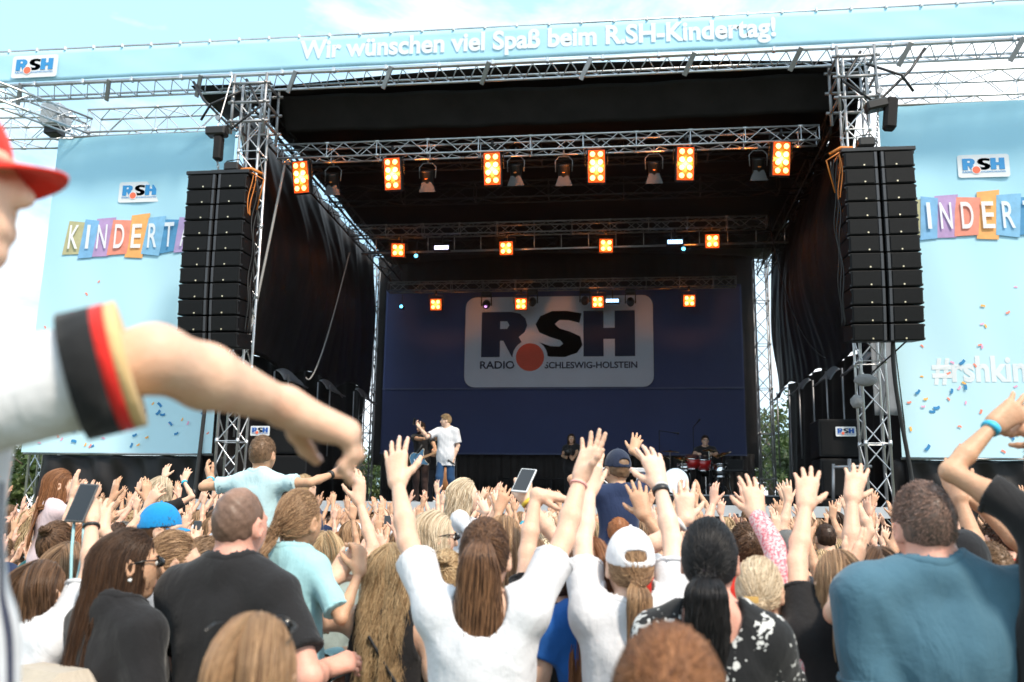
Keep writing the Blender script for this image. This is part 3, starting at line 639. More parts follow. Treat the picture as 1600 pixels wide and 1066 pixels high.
    if cm is not None:
        zlo = min(p[2] for sd in 'RL' for p in (an[sd], kn[sd]))-.2*s; G = Field(np.minimum(np.minimum(kn['L'], kn['R']), np.minimum(an['L'], an['R']))-.2*s, np.maximum(np.maximum(kn['L'], kn['R']), T(.25, .2, 1.1))+.2*s, max(vox*1.4, .010))
        G.ell(T(0, -.005, .94), np.array([hw*build_, .112*build_, .13])*s+.011, R, .03); G.ell(T(0, -.0, 1.02), np.array([hw*.9*build_, .105*build_, .10])*s+.010, R, .03)
        for sd in 'RL':
            if kind == 'skirt': G.cone(hip[sd], hip[sd]+(kn[sd]-hip[sd])*.95, .10*s, .135*s, .12*s)
            else:
                G.cone(hip[sd], kn[sd], .094*W**.5*s, .074*s, .03*s)
                if kind == 'trousers': G.cone(kn[sd], an[sd], .072*s, .058*s, .03*s)
        G.wrinkle(.004*s, 32, seed+9); 
        if legs in ('stand', 'walk'): G.plane(T(0, 0, 1.06), (0, 0, 1))
        if kind == 'shorts':
            for sd in 'RL': d = nrm(kn[sd]-hip[sd]); p = hip[sd]+(kn[sd]-hip[sd])*.85; G.plane(p, d)
        if kind == 'skirt': G.plane(T(0, 0, .55), (0, 0, -1))
        v, q = G.mesh(); quad_mesh({'trousers': 'trousers', 'shorts': 'shorts', 'skirt': 'skirt'}[kind], v-b, q, cm, root)
    if shoes:
        for sd in 'RL':
            fdir = R@np.array([0, 1.0, 0]) if legs != 'astride' else R@np.array([0, .75, -.65]); up_ = np.array([0, 0, 1.0]) if legs != 'astride' else R@np.array([0, .65, .75])
            G = Field(an[sd]-.24*s, an[sd]+.24*s, .012); G.cone(an[sd]-fdir*.035*s-up_*.04*s, an[sd]+fdir*.15*s-up_*.05*s, .046*s, .038*s, .02); G.cone(an[sd]-fdir*.01*s, an[sd]-up_*.04*s, .044*s, .046*s, .02)
            if legs in ('stand', 'walk'): G.plane((0, 0, b[2]+.004 if legs == 'stand' else an[sd][2]-.085*s), (0, 0, -1))
            v, q = G.mesh(); quad_mesh('shoe', v-b, q, cloth('shoe', (.5, .5, .5) if seed % 2 else (.05, .05, .06)), root)
    # ---- headgear and glasses
    if headgear:
        kind, cm = headgear[:2]; G = Field(Hc-.26*hs, Hc+.26*hs, .005)
        G.ell(hd(0, -.012, .030), np.array([.0885, .108, .118])*hs, HR, .01); G.ell(hd(0, -.012, .020), np.array([.081, .1005, .113])*hs, HR, .004, carve=True); tilt = np.array([0, .10, -1.0]); G.plane(hd(0, 0, .022), HR@tilt)
        if kind != 'cap_plain': G.cone(hd(-.030, -.118, .055), hd(.030, -.118, .055), .020*hs, .020*hs, .004, carve=True)
        a = rad(headgear[2] if len(headgear) > 2 else 0); d = np.array([math.sin(a), math.cos(a), 0]); pr = np.array([math.cos(a), -math.sin(a), 0])
        br = headgear[3] if len(headgear) > 3 else .075
        v, q = G.mesh(); cap = quad_mesh('cap', v-b, q, cm, root)
        def brim(u, v_):
            x = (u-.5)*2*.078; y = .088*np.sqrt(np.maximum(0, 1-(x/.085)**2))+v_*br*np.sqrt(np.maximum(.02, 1-(x/.086)**2)); z = .026-.25*v_*br-1.5*x*x
            return tuple((Hc[i]+hs*((HR@pr)[i]*x+(HR@d)[i]*(y-.010)+HR[i, 2]*z) for i in range(3)))
        q = MB(); q.sheet(brim, 18, 8, thick=.004); q.build('peak', cm if len(headgear) < 5 else headgear[4], cap, True)
        q = MB(); q.ball(hd(0, -.012, .148), .007*hs, 8); q.build('cap_button', cm, cap, True)
    if glasses:
        z0 = .012 if glasses != 'top' else .105; y0 = .100 if glasses != 'top' else .050; q = MB()
        gl = None
        for e in (-1, 1):
            q = MB(); q.path([hd(e*(.033+.024*math.cos(t_)), y0-.004*abs(e), z0+.019*math.sin(t_)) for t_ in np.linspace(0, 6.28, 14)], .0028*hs, 5); q.path([hd(e*.057, y0-.004, z0+.008), hd(e*.083, y0-.06, z0+.006), hd(e*.085, y0-.105, z0-.006)], .003*hs, 5)
            if e == -1: q.path([hd(-.010, y0+.002, z0+.005), hd(.010, y0+.002, z0+.005)], .003*hs, 5); gl = q.build('sunglasses', mat('frame_black', (.015, .013, .012), .3, var=0), root, True)
            else: q.build('sunglasses_frame', mat('frame_black', (.015, .013, .012), .3, var=0), gl, True)
            if glasses == 'clear': continue
            q = MB(); q.ball(hd(e*.033, y0-.002, z0), np.array([.023, .006, .018])*hs, 12); q.build('lens', LENS_D, gl, True)
    root_info[root.name] = dict(H=H, hd=hd, AR=AR, U=U, T=T, R=R, s=s, b=b, aw=aw, awu=awu, hip=hip)
    return root
root_info = {}
def band(root, sd, t_, mt, name='wristband', w=.012, grow=.004):
    """bracelet round the forearm at fraction t_ from the elbow"""
    I = root_info[root.name]; A, E_, Wr, a = I['AR'][sd]; d = nrm(Wr-E_); p = E_+(Wr-E_)*t_; tt = (t_-.35)/.65; r = (.043+(.0255-.043)*max(0, tt))*I['aw']*I['s']+grow
    q = MB(); q.lathe([(r, -w*.5), (r+.0035, -w*.5), (r+.0045, 0), (r+.0035, w*.5), (r, w*.5)], p, d, 18); return q.build(name, mt, root, True)
def strap(root, P, wdt, mt, name='strap', thick=.006):
    q = MB(); P = np.array(P, float); t_ = np.linspace(0, 1, 20); k = np.linspace(0, 1, len(P)); co = np.polyfit(k, P, min(len(P)-1, 4)); S = np.array([sum(co[i]*x**(len(co)-1-i) for i in range(len(co))) for x in t_])
    T_ = np.gradient(S, axis=0); I = root_info[root.name]; c = I['U'](0, 0, 1.2)
    V = []
    for p, d in zip(S, T_):
        n = p-c; n[2] *= .3; n = nrm(n); sd_ = nrm(np.cross(d, n)); V += [p+sd_*wdt/2, p-sd_*wdt/2, p-sd_*wdt/2+n*thick, p+sd_*wdt/2+n*thick]
    f = [(i*4+j, i*4+(j+1) % 4, (i+1)*4+(j+1) % 4, (i+1)*4+j) for i in range(19) for j in range(4)]; q.add(np.array(V), f); return q.build(name, mt, root, True)
def phone(label, c, up, nrm_, size=(.072, .148, .009), frame=(.8, .8, .8), screen=None, group='phones held up in the crowd'):
    """c centre; up long axis; nrm_ the screen's direction"""
    up = nrm(up); n = np.asarray(nrm_, float); n = nrm(n-up*up.dot(n)); x = np.cross(up, n); M_ = np.column_stack([x, n, up]); c = np.asarray(c, float)
    t = thing('phone', label, 'phone', c, group); w_, h_, d_ = size
    q = MB(); q.bbox(c-[w_/2, d_/2, h_/2], c+[w_/2, d_/2, h_/2], .004, R=M_, c=c); q.build('phone_body', mat('phone_frame_%d' % int(frame[0]*10), frame, .3, .3, var=0), t)
    q = MB(); q.box(c+[-w_/2+.004, d_/2+.0003, -h_/2+.006], c+[w_/2-.004, d_/2+.001, h_/2-.006], R=M_, c=c); q.build('phone_screen', screen or mat('phone_glass', (.012, .012, .014), .12, var=0, spec=.7), t)
    q = MB(); cc = c+M_@np.array([w_*.25, -d_/2-.001, h_*.38]); q.lathe([(.008, 0), (.008, .002)], cc, -M_[:, 1], 10); q.build('camera_lens', LENS_D, t)
    return t
# ================================================================ materials of the stage
ALU = mat('aluminium', (.62, .63, .65), .35, .85, var=.15, scale=3)
ALU_D = mat('dull_aluminium', (.30, .30, .31), .45, .7, var=.2, scale=3)
BLK_M = mat('black_steel', (.018, .018, .02), .45, .2, var=.3)
BLK_F = mat('black_drape', (.013, .011, .011), .75, spec=.25, var=.3, scale=2, bump=.3, bscale=14)
BLK_G = mat('black_tarpaulin', (.012, .010, .010), .5, spec=.28, var=.3, scale=2, bump=.3, bscale=5)
CAB = mat('speaker_black', (.006, .006, .007), .55, spec=.25, var=.25, scale=20, bump=.15, bscale=120)
GRILL = mat('speaker_grille', (.004, .004, .0045), .6, spec=.2, var=.2, scale=60, bump=.3, bscale=400)
WHITE = mat('white_print', (.82, .84, .86), .7, var=.03, trans=.25)
BANNER = mat('pale_blue_banner', lin('#bce5f3'), .7, var=.05, scale=.6, trans=.3, bump=.15, bscale=3)
RED = mat('red_print', lin('#ef6a4c'), .7, var=.03)
LBLUE = mat('logo_blue_print', lin('#2f86c0'), .7, var=.03)
NAVY = mat('navy_backdrop', (.054, .076, .190), .8, var=.10, scale=.5, bump=.25, bscale=2.2, spec=.2)
NAVY_T = mat('navy_print', (.026, .034, .075), .8, var=.05, spec=.2)
GREYW = mat('grey_white_print', (.54, .62, .74), .8, var=.05, scale=.8, spec=.2)
REDB = mat('backdrop_red_print', (.62, .10, .06), .8, var=.05)
DECK = mat('stage_floor', (.03, .03, .032), .6, var=.3)
TARPW = mat('white_tarpaulin', (.20, .21, .23), .6, var=.2, scale=2, trans=.12)
RUB = mat('cable_rubber', (.02, .02, .02), .5)
GREY_ROPE = mat('grey_cable', (.30, .29, .28), .6)
ORANGE_C = mat('orange_cable', (.65, .20, .03), .5)
X_, Y_, Z_ = np.eye(3)

# ================================================================ ground and sky-side setting
g = MB()
def gf(u, v):
    x = (u-.5)*700; y = v*720-60; return x, y, np.zeros_like(x)
g.sheet(gf, 40, 40)
GR = mat('trodden_grass', (.075, .085, .035), .95, var=.5, scale=1.3, bump=.6, bscale=18)
tag(g.build('ground', GR), None, None, kind='structure')

# ================================================================ trusses
def truss_mesh(a, b, w, h, r=.025, rb=.011, step=None, up=(0, 0, 1), faces='tbfk', n=7):
    """box truss between centres a,b; w across, h along up"""
    a = np.asarray(a, float); b = np.asarray(b, float); d = b-a; Ln = np.linalg.norm(d); d /= Ln
    up = np.asarray(up, float); s = np.cross(d, up); s /= np.linalg.norm(s); up = np.cross(s, d)
    mb = MB(); step = step or max(w, h)*1.15; k = max(2, int(round(Ln/step)))
    c = {(i, j): (s*w/2*i + up*h/2*j) for i in (-1, 1) for j in (-1, 1)}
    for q in c.values(): mb.tube(a+q, b+q, r, n)
    pairs = [((-1, -1), (-1, 1)), ((1, -1), (1, 1)), ((-1, 1), (1, 1)), ((-1, -1), (1, -1))]
    for e, (p, q) in enumerate(pairs):
        for i in range(k):
            t0, t1 = Ln*i/k, Ln*(i+1)/k
            A, B = (c[p], c[q]) if (i+e) % 2 == 0 else (c[q], c[p])
            mb.tube(a+d*t0+A, a+d*t1+B, rb, 5, cap=False)
        for t in (0.01, Ln-.01): mb.tube(a+d*t+c[p], a+d*t+c[q], rb, 5, cap=False)
    # bolted joints every third bay
    for i in range(3, k, 3):
        for q in c.values(): mb.tube(a+d*(Ln*i/k-.05)+q, a+d*(Ln*i/k+.05)+q, r*1.35, n)
        for p, q in pairs: mb.tube(a+d*(Ln*i/k)+c[p], a+d*(Ln*i/k)+c[q], rb, 5, cap=False)
    return mb
def truss(name, label, a, b, w, h, mt=ALU, cat='truss', group=None, **kw):
    return tag(truss_mesh(a, b, w, h, **kw).build(name, mt, smooth=True), label, cat, group)

CXS = -1.46                     # stage centre line
DECK_Z = 1.88
# ---- stage deck
st = thing('stage', 'black concert stage platform with a pale front edge', 'stage', (CXS, 22, 0))
MB().box((-7.75, 16, 1.72), (4.8, 28.8, DECK_Z)).build('deck', DECK, st)
m_ = MB(); m_.box((-7.75, 15.93, 1.70), (4.8, 16-.002, DECK_Z+.004)); m_.build('deck_edge', mat('pale_edge', (.42, .44, .46), .5), st)
m_ = MB(); m_.sheet(lambda u, v: (-7.75+12.55*u, 16.03+.03*np.sin(u*170), 1.7*v), 300, 2, thick=.01); m_.build('skirt', BLK_F, st)
for x in np.linspace(-7.4, 4.45, 7):
    for y in (17, 21, 25, 28.4): MB().tube((x, y, 0), (x, y, 1.72), .03).build('prop', ALU_D, st)

# ---- corner towers
def tower(x, y, z1, label, w=.40, mt=ALU, name='truss_tower', base=True):
    t = thing(name, label, 'tower', (x, y, 0), 'lattice towers of the stage')
    truss_mesh((x, y, .12), (x, y, z1), w, w, r=.026, rb=.013, up=(0, 1, 0), step=.46).build('mast', mt, t, True)
    MB().bbox((x-.45, y-.45, 0), (x+.45, y+.45, .12), .02).build('base_plate', ALU_D, t)
    return t
tl = tower(-7.2, 16.2, 10.0, 'silver lattice tower at the left stage corner, behind the left speaker hang')
tr = tower(4.27, 16.2, 10.0, 'silver lattice tower at the right stage corner, behind the right speaker hang')
tower(-8.05, 28.0, 9.6, 'rear left lattice tower beside the navy backdrop, daylight behind it', mt=ALU_D)
tower(4.27, 28.0, 9.6, 'rear right lattice tower beside the navy backdrop, daylight behind it', mt=ALU_D)
tower(-11.75, 17.35, 9.4, 'thin lattice tower carrying the outer edge of the left blue screen', .3)
tower(8.75, 17.35, 9.4, 'thin lattice tower carrying the outer edge of the right blue screen', .3)
for t, x in ((tl, -7.2), (tr, 4.27)):       # head of the tower: sleeve, head tubes and the hoist frame
    s = MB()
    for z in (9.15, 9.55, 9.95):
        for dy in (-.33, .33): s.tube((x-.42, 16.2+dy, z), (x+.42, 16.2+dy, z), .03)
        for dx in (-.33, .33): s.tube((x+dx, 15.8, z), (x+dx, 16.6, z), .03)
    for dx in (-.33, .33):
        for dy in (-.33, .33): s.tube((x+dx, 16.2+dy, 8.9), (x+dx, 16.2+dy, 10.15), .03)
    s.build('sleeve_block', ALU_D, t, True)
    d = MB(); e = 1 if x > 0 else -1
    d.path([(x+e*.1, 15.9, 10.05), (x-e*.25, 15.85, 9.45), (x+e*.3, 15.85, 9.0), (x+e*.95, 15.9, 9.65), (x+e*1.25, 16, 10.1)], .03, 6)
    d.path([(x+e*.15, 15.8, 9.75), (x+e*.75, 15.8, 9.5), (x+e*.95, 15.85, 9.2)], .025, 6)
    d.build('brace', BLK_M, t, True)

# ---- roof: front truss, banner, canopy and roof trusses
FX0, FX1 = -13.6, 9.6
t = thing('roof_front_truss', 'long silver truss along the front edge of the stage roof under the pale blue banner', 'truss', (CXS, 16.1, 9.9))
mb = MB(); zf = 10.19; zb = 9.99
for (y, z, r) in ((15.98, zf, .042), (16.28, zb, .026), (16.5, zf, .026)): mb.tube((FX0, y, z), (FX1, y, z), r, 8)
k = 64
for i in range(k):
    x0 = FX0+(FX1-FX0)*i/k; x1 = FX0+(FX1-FX0)*(i+1)/k; xm = (x0+x1)/2
    mb.tube((x0, 15.98, zf-.03), (xm, 16.28, zb), .011, 5); mb.tube((xm, 16.28, zb), (x1, 15.98, zf-.03), .011, 5); mb.tube((x0, 16.5, zf), (xm, 16.28, zb), .011, 5)
mb.build('truss_frame', ALU, t, True)
for x in np.arange(-12.2, 9.5, 1.93):
    a = rng.uniform(-.1, .25)
    MB().bbox((x-.045, 15.99, 9.78), (x+.045, 16.03, 10.24), .006, R=Matrix.Rotation(.5, 3, 'Y')@Matrix.Rotation(a+.4, 3, 'X')).build('bracket', ALU_D, t)
for i, x in enumerate(np.arange(-12.9, 9.5, 1.05)):
    MB().bbox((x-.03, 15.92, 10.145), (x+.03, 16.02, 10.245), .01).build('tube_clamp', ALU, t)
def wavy(u, v, a=.02, kx=9, s=0):
    return a*(np.sin(u*kx*2.1+v*3+s)+.6*np.sin(u*kx*4.7-v*5+1.3+s)+.4*np.sin(u*kx*9.3+v*9+s*2))
bn = thing('roof_banner', 'long pale blue banner with white German lettering across the stage roof', 'banner', (CXS, 15.9, 10.2))
m_ = MB(); m_.sheet(lambda u, v: (FX0+.3+(FX1-FX0-.6)*u, 15.93+wavy(u, v, .006, 14), 10.235+v*.67), 220, 8, thick=.004); m_.build('banner_cloth', BANNER, bn, True)
m_ = MB(); put_text(m_, 'Wir wünschen viel Spaß beim R.SH-Kindertag!', at(467, 101.5, 15.914), X_, Z_, w=at(1213, 58, 15.914)[0]-at(467, 100, 15.914)[0], h=.52, bold=.036)
m_.build('banner_lettering', WHITE, bn)
m_ = MB(); m_.tube((FX0+.2, 15.97, 10.945), (FX1-.2, 15.97, 10.945), .024, 8); m_.build('top_rail', ALU, bn, True)
for x in np.arange(FX0+.5, FX1, .62): MB().bbox((x-.018, 15.90, 10.89), (x+.018, 16.0, 10.965), .005).build('tie', mat('tie_white', (.7, .7, .7), .6), bn)

# R.SH plate: rounded white board, heavy letters, red dot between R and S
def R_poly(w, h):
    """outline of a heavy R with a bowl, plus its counter, as two polygons"""
    P = [(0, 0), (.41*w, 0), (.41*w, .30*h), (.50*w, .30*h), (.70*w, 0), (1.02*w, 0), (.98*w, .10*h), (.82*w, .33*h)]
    for i in range(9):
        t_ = rad(-55+145*i/8); P.append((.60*w+.40*w*math.cos(t_), .655*h+.345*h*math.sin(t_)))
    P += [(0, h)]; return P
def logo(parent, o, w, lay, mats, tiny=True):
    """o: lower-left corner; w: plate width; lay: step between layers towards the audience (-Y)"""
    h = w*.49; o = np.asarray(o, float); pl, tx, rd = mats
    m_ = MB(); m_.prism(rrect(w, h, w*.055), (o, X_, Z_), lay*1.0); m_.build('logo_plate', pl, parent)
    L1 = o-Y_*lay*1.6; a = MB(); lw = w*.25; lh = h*.50; y0 = h*.33; fr = lambda x: (L1+X_*x+Z_*y0, X_, Z_)
    R = [(0, 0), (.40, 0), (.40, .36), (.47, .36), (.66, 0), (1.06, 0), (.80, .44), (.93, .55), (.98, .70), (.94, .85), (.82, .96), (.64, 1), (0, 1)]
    a.prism([(x*lw, y*lh) for x, y in R], fr(w*.09), lay*.6)
    S = []
    c = [(.93, .74), (.70, .80), (.50, .81), (.40, .72), (.50, .62), (.72, .55), (.95, .44), (1.0, .25), (.88, .08), (.62, -.01), (.30, 0), (.02, .06)]
    d = [(.06, .32), (.30, .23), (.50, .22), (.58, .28), (.52, .36), (.30, .43), (.06, .54), (-.02, .72), (.08, .90), (.34, 1.01), (.66, 1.01), (.98, .95)]
    xs = w*.385; kk = len(c); Sp = [(x*lw*.98, y*lh) for x, y in c]+[(x*lw*.98, y*lh) for x, y in d]
    cen = L1+X_*xs+Z_*y0
    F_ = np.array([cen+X_*x+Z_*y for x, y in Sp])
    # S as a strip: outer edge (c reversed against d)
    cs = list(reversed(range(kk, 2*kk)))
    for i in range(kk-1): a.add([F_[i], F_[i+1], F_[cs[i+1]], F_[cs[i]]], [(0, 1, 2, 3), (3, 2, 1, 0)])
    H = [(0, 0), (.39, 0), (.39, .38), (.61, .38), (.61, 0), (1, 0), (1, 1), (.61, 1), (.61, .62), (.39, .62), (.39, 1), (0, 1)]
    a.prism([(x*lw*1.08, y*lh) for x, y in H], fr(w*.635), lay*.6)
    if tiny:
        put_text(a, 'RADIO', o-Y_*lay*2.1+X_*w*.085+Z_*h*.20, X_, Z_, w=w*.185, h=h*.085, bold=.02)
        put_text(a, 'SCHLESWIG-HOLSTEIN', o-Y_*lay*2.1+X_*w*.43+Z_*h*.20, X_, Z_, w=w*.485, h=h*.072, bold=.02)
    a.build('logo_lettering', tx, parent)
    b = MB(); b.prism([((.42+.30*math.cos(q))*lw*0+lw*.30*math.cos(q), lw*.30*math.sin(q)) for q in np.linspace(0, 2*math.pi, 28)[:-1]], (o-Y_*lay*2.4+X_*w*.352+Z_*h*.325, X_, Z_), lay*.4)
    bb = [(lw*.375*math.cos(q), lw*.375*math.sin(q)) for q in np.linspace(0, 2*math.pi, 28)[:-1]]
    b2 = MB(); b2.prism(bb, (o-Y_*lay*2.0+X_*w*.352+Z_*h*.325, X_, Z_), lay*.3); b2.build('logo_ring', pl, parent)
    b.build('logo_dot', rd, parent)
    c_ = MB(); c_.prism([(.40*lw, .62*lh), (.55*lw, .62*lh), (.60*lw, .70*lh), (.55*lw, .79*lh), (.40*lw, .79*lh)], (L1-Y_*lay*.8+X_*w*.09+Z_*y0, X_, Z_), lay*.2); c_.build('logo_counter', pl, parent)
logo(bn, at(17, 123, 15.88), at(88, 120, 15.88)[0]-at(17, 123, 15.88)[0], .008, (WHITE, LBLUE, RED))

# canopy: black roof skin, sloping to the back, its front valance and the loose left corner
cn = thing('roof_canopy', 'black fabric stage roof seen from below, sagging between the trusses', 'stage roof', (CXS, 22, 9.5))
m_ = MB(); m_.sheet(lambda u, v: (-7.55+12.2*u, 16.45+12.4*v, 10.12+.25*np.sin(np.pi*u)-.28*v-.10*np.abs(np.sin(v*np.pi*4))), 60, 60, thick=.01); m_.build('roof_skin', BLK_F, cn, True)
m_ = MB(); m_.sheet(lambda u, v: (-6.95+11.1*u, 16.75+.5*v+.03*np.sin(u*40), 10.1-.58*v-.05*np.sin(np.pi*u)), 120, 10, thick=.01); m_.build('valance', BLK_F, cn, True)
P = [at(298, 134, 16.3), at(425, 130, 16.6), at(385, 160, 16.9), at(357, 190, 16.7), at(330, 172, 16.5)]
def fin(u, v):
    A = np.array(P[0]); B = np.array(P[1]); C_ = np.array(P[3])
    q = A + (B-A)*u[..., None] + (C_-A)*(v*(1-u*.75))[..., None]; q[..., 2] += .10*np.sin(u*3.1)*np.sin(v*3.1); q[..., 1] += .2*np.sin(v*3.1)
    return q[..., 0], q[..., 1], q[..., 2]
m_ = MB(); m_.sheet(fin, 16, 16, thick=.01); m_.build('corner_flap', BLK_G, cn, True)
for y, z, lab in ((19.4, 9.72, 'first'), (21.4, 9.6, 'second'), (25.2, 9.42, 'third')):
    truss('roof_truss', f'dark roof truss crossing under the black canopy, {lab} from the front', (-7.3, y, z), (4.4, y, z), .4, .42, mat('dark_truss', (.05, .05, .052), .5, .5), group='roof trusses under the canopy', step=.62, r=.022)
for x, sd_ in ((-7.3, 'left'), (4.4, 'right')):
    truss('roof_side_truss', f'dark roof truss running from front to back above the {sd_} side drape', (x, 16.4, 9.62), (x, 28.2, 9.35), .36, .4, mat('dark_truss', (.05, .05, .052), .5, .5), group='side trusses of the roof', step=.6)

# lighting trusses
LT = {}
for key, y, x0, x1, z, h, lab in (('front', 17.4, -7.12, 3.88, 9.09, .30, 'silver lighting truss in front, carrying the six tall amber lamps'),
                                 ('mid', 23.0, -7.27, 3.73, 9.16, .28, 'middle lighting truss carrying four square amber lamps and strobes'),
                                 ('rear', 27.1, -7.25, 3.43, 8.66, .28, 'rear lighting truss hung just before the navy backdrop')):
    LT[key] = truss('lighting_truss', lab, (x0, y, z), (x1, y, z), h, h, ALU if key == 'front' else ALU_D, group='lighting trusses over the stage', r=.022, rb=.010, step=.36 if key == 'front' else .33)
# silver bar under the middle truss
mb = MB(); mb.tube((-7.0, 23.2, 8.62), (4.3, 23.2, 8.68), .03, 8)
for x in np.arange(-6.6, 4.2, .72): mb.tube((x, 23.2, 8.64), (x, 23.15, 9.05), .012, 5)
tag(mb.build('hanging_pipe', ALU, smooth=True), 'silver hanging pipe along the underside of the middle lighting truss', 'pipe')

# ================================================================ drapes and backdrop
def folds(x0, x1, y, z0, z1, n, a, seed):
    r_ = np.random.default_rng(seed); ph = r_.uniform(0, 6, 3)
    def f(u, v):
        w_ = np.sin(u*n*6.28+ph[0]+.6*np.sin(u*9+v*2))+.5*np.sin(u*n*2.3*6.28+ph[1]+v)
        return x0+(x1-x0)*u, y+a*w_*(1-.35*v), z0+(z1-z0)*v
    return f
m_ = MB(); m_.sheet(folds(-7.98, 4.14, 28.45, 3.2, 10.05, 14, .03, 1), 240, 20, thick=.01)
tag(m_.build('back_drape', BLK_F, smooth=True), 'tall black rear drape hanging behind and above the navy backdrop', 'drape')
m_ = MB(); m_.sheet(folds(-7.6, 3.95, 28.25, DECK_Z+.01, 3.6, 34, .05, 2), 420, 8, thick=.01)
tag(m_.build('lower_drape', mat('charcoal_drape', (.032, .029, .028), .8, var=.25, scale=3, spec=.2), smooth=True), 'pleated charcoal drape along the foot of the navy backdrop', 'drape')
bd = thing('backdrop', 'navy backdrop with a big grey and navy radio logo', 'backdrop', (-1.95, 28, 3.53))
YB = 28.0
m_ = MB(); m_.sheet(lambda u, v: (-7.57+11.27*u, YB+.05+wavy(u, v, .02, 6)*(1-.5*v), 3.53+5.3*v), 160, 60, thick=.008); m_.build('backdrop_cloth', NAVY, bd, True)
NAVY_L = mat('navy_seam', (.085, .11, .22), .8, var=.15, scale=3)
m_ = MB(); m_.box((-7.56, YB-.045, 5.545), (3.68, YB-.02, 5.60)); m_.box((-7.56, YB-.045, 3.52), (3.68, YB-.02, 3.575)); m_.build('backdrop_hem', NAVY_L, bd)
o = at(725, 605.5, YB-.05); logo(bd, o, at(1022, 605, YB-.05)[0]-o[0], .02, (GREYW, NAVY_T, REDB))
# side drapes: folded curtain from the roof, gathered along a sloping scaffold edge
for x, sg, lab in ((-7.85, -1, 'black glossy side drape on the left of the stage, gathered upwards'), (4.62, 1, 'black glossy side drape on the right of the stage, gathered upwards')):
    def f(u, v, x=x, sg=sg):
        y = 16.9+10.6*u; bot = 4.60+.62*u+.30*np.abs(np.sin(u*9.4)); z = bot+(10.06-.26*u-bot)*v
        bag = np.sin(np.pi*(1-v))**1.5
        return x-sg*(.55*bag*(.6+.4*np.sin(u*5)))+.035*np.sin(u*38+v*5+2*np.sin(v*4))*(.3+v)+.012*np.sin(u*95+v*11), y, z
    m_ = MB(); m_.sheet(f, 200, 46, thick=.01); tag(m_.build('side_drape', BLK_G, smooth=True), lab, 'drape', 'side drapes of the stage')
    side = 'left' if sg < 0 else 'right'
    m_ = MB(); m_.sheet(lambda u, v, x=x, sg=sg: (x+sg*.35+.06*np.sin(u*60+v*4), 16.95+11.1*u, 1.0+(4.0+.65*u)*v), 140, 6, thick=.01)
    tag(m_.build('wing_drape', BLK_F, smooth=True), f'black hanging cloth closing the {side} wing below the scaffold edge', 'drape', 'wing drapes')
    for i, (y0, y1) in enumerate(((16.9, 18.4), (19.6, 21.0), (22.6, 24.0), (25.8, 27.2))):
        zu = 4.66+.062*(y0-16.9)
        r_ = np.random.default_rng(i+(50 if sg > 0 else 0)); tilt = r_.uniform(-.1, .1)
        m_ = MB(); m_.sheet(lambda u, v: (x-sg*(.05+.22*v), y0+(y1-y0)*u, zu+tilt*(u-.5)+.13*np.sin(np.pi*np.clip(u*1.1, 0, 1))*(1-.5*v)-.22*v*v), 14, 8, thick=.012)
        t = thing('scaffold_awning', f'small white tarpaulin awning on the {side} wing scaffold, {["first","second","third","fourth","fifth"][i]} from the audience', 'awning', (x, (y0+y1)/2, 4.3), 'white awnings along the wings')
        m_.build('tarpaulin', TARPW, t, True)
        q = MB(); q.tube((x-sg*.33, y0+.1, 3.1), (x-sg*.33, y0+.1, zu-.07), .022); q.tube((x-sg*.33, y0+.1, zu-.2), (x-sg*.33, y1, zu-.2), .02); q.tube((x, y0+.1, DECK_Z), (x, y0+.1, zu), .024); q.build('scaffold_pole', ALU_D, t, True)
# long loose cables hanging from the trusses in the left wing
def cable(name, label, P, r, mt, cat='cable'):
    P = np.array(P, float); t_ = np.linspace(0, 1, len(P)); q = np.linspace(0, 1, 24)
    co = np.polyfit(t_, P, min(len(P)-1, 3)); S = np.array([sum(co[k]*s**(len(co)-1-k) for k in range(len(co))) for s in q])
    mb = MB(); mb.path(S, r, 6); return tag(mb.build(name, mt, smooth=True), label, cat)
cable('hanging_cable', 'pale straight hose running down from the front lighting truss to the left wing', [at(445, 257, 17.4), at(416, 400, 17.2), at(385, 545, 17.0)], .028, GREY_ROPE)
cable('hanging_cable', 'thin grey cable looping down the left side drape from the middle truss', [at(546, 395, 22), at(527, 470, 21), at(500, 560, 19.5), at(478, 590, 19)], .018, GREY_ROPE)
cable('hanging_cable', 'thin dark cable drooping across the right side drape', [at(1200, 330, 22), at(1235, 480, 20), at(1290, 560, 18)], .012, RUB)

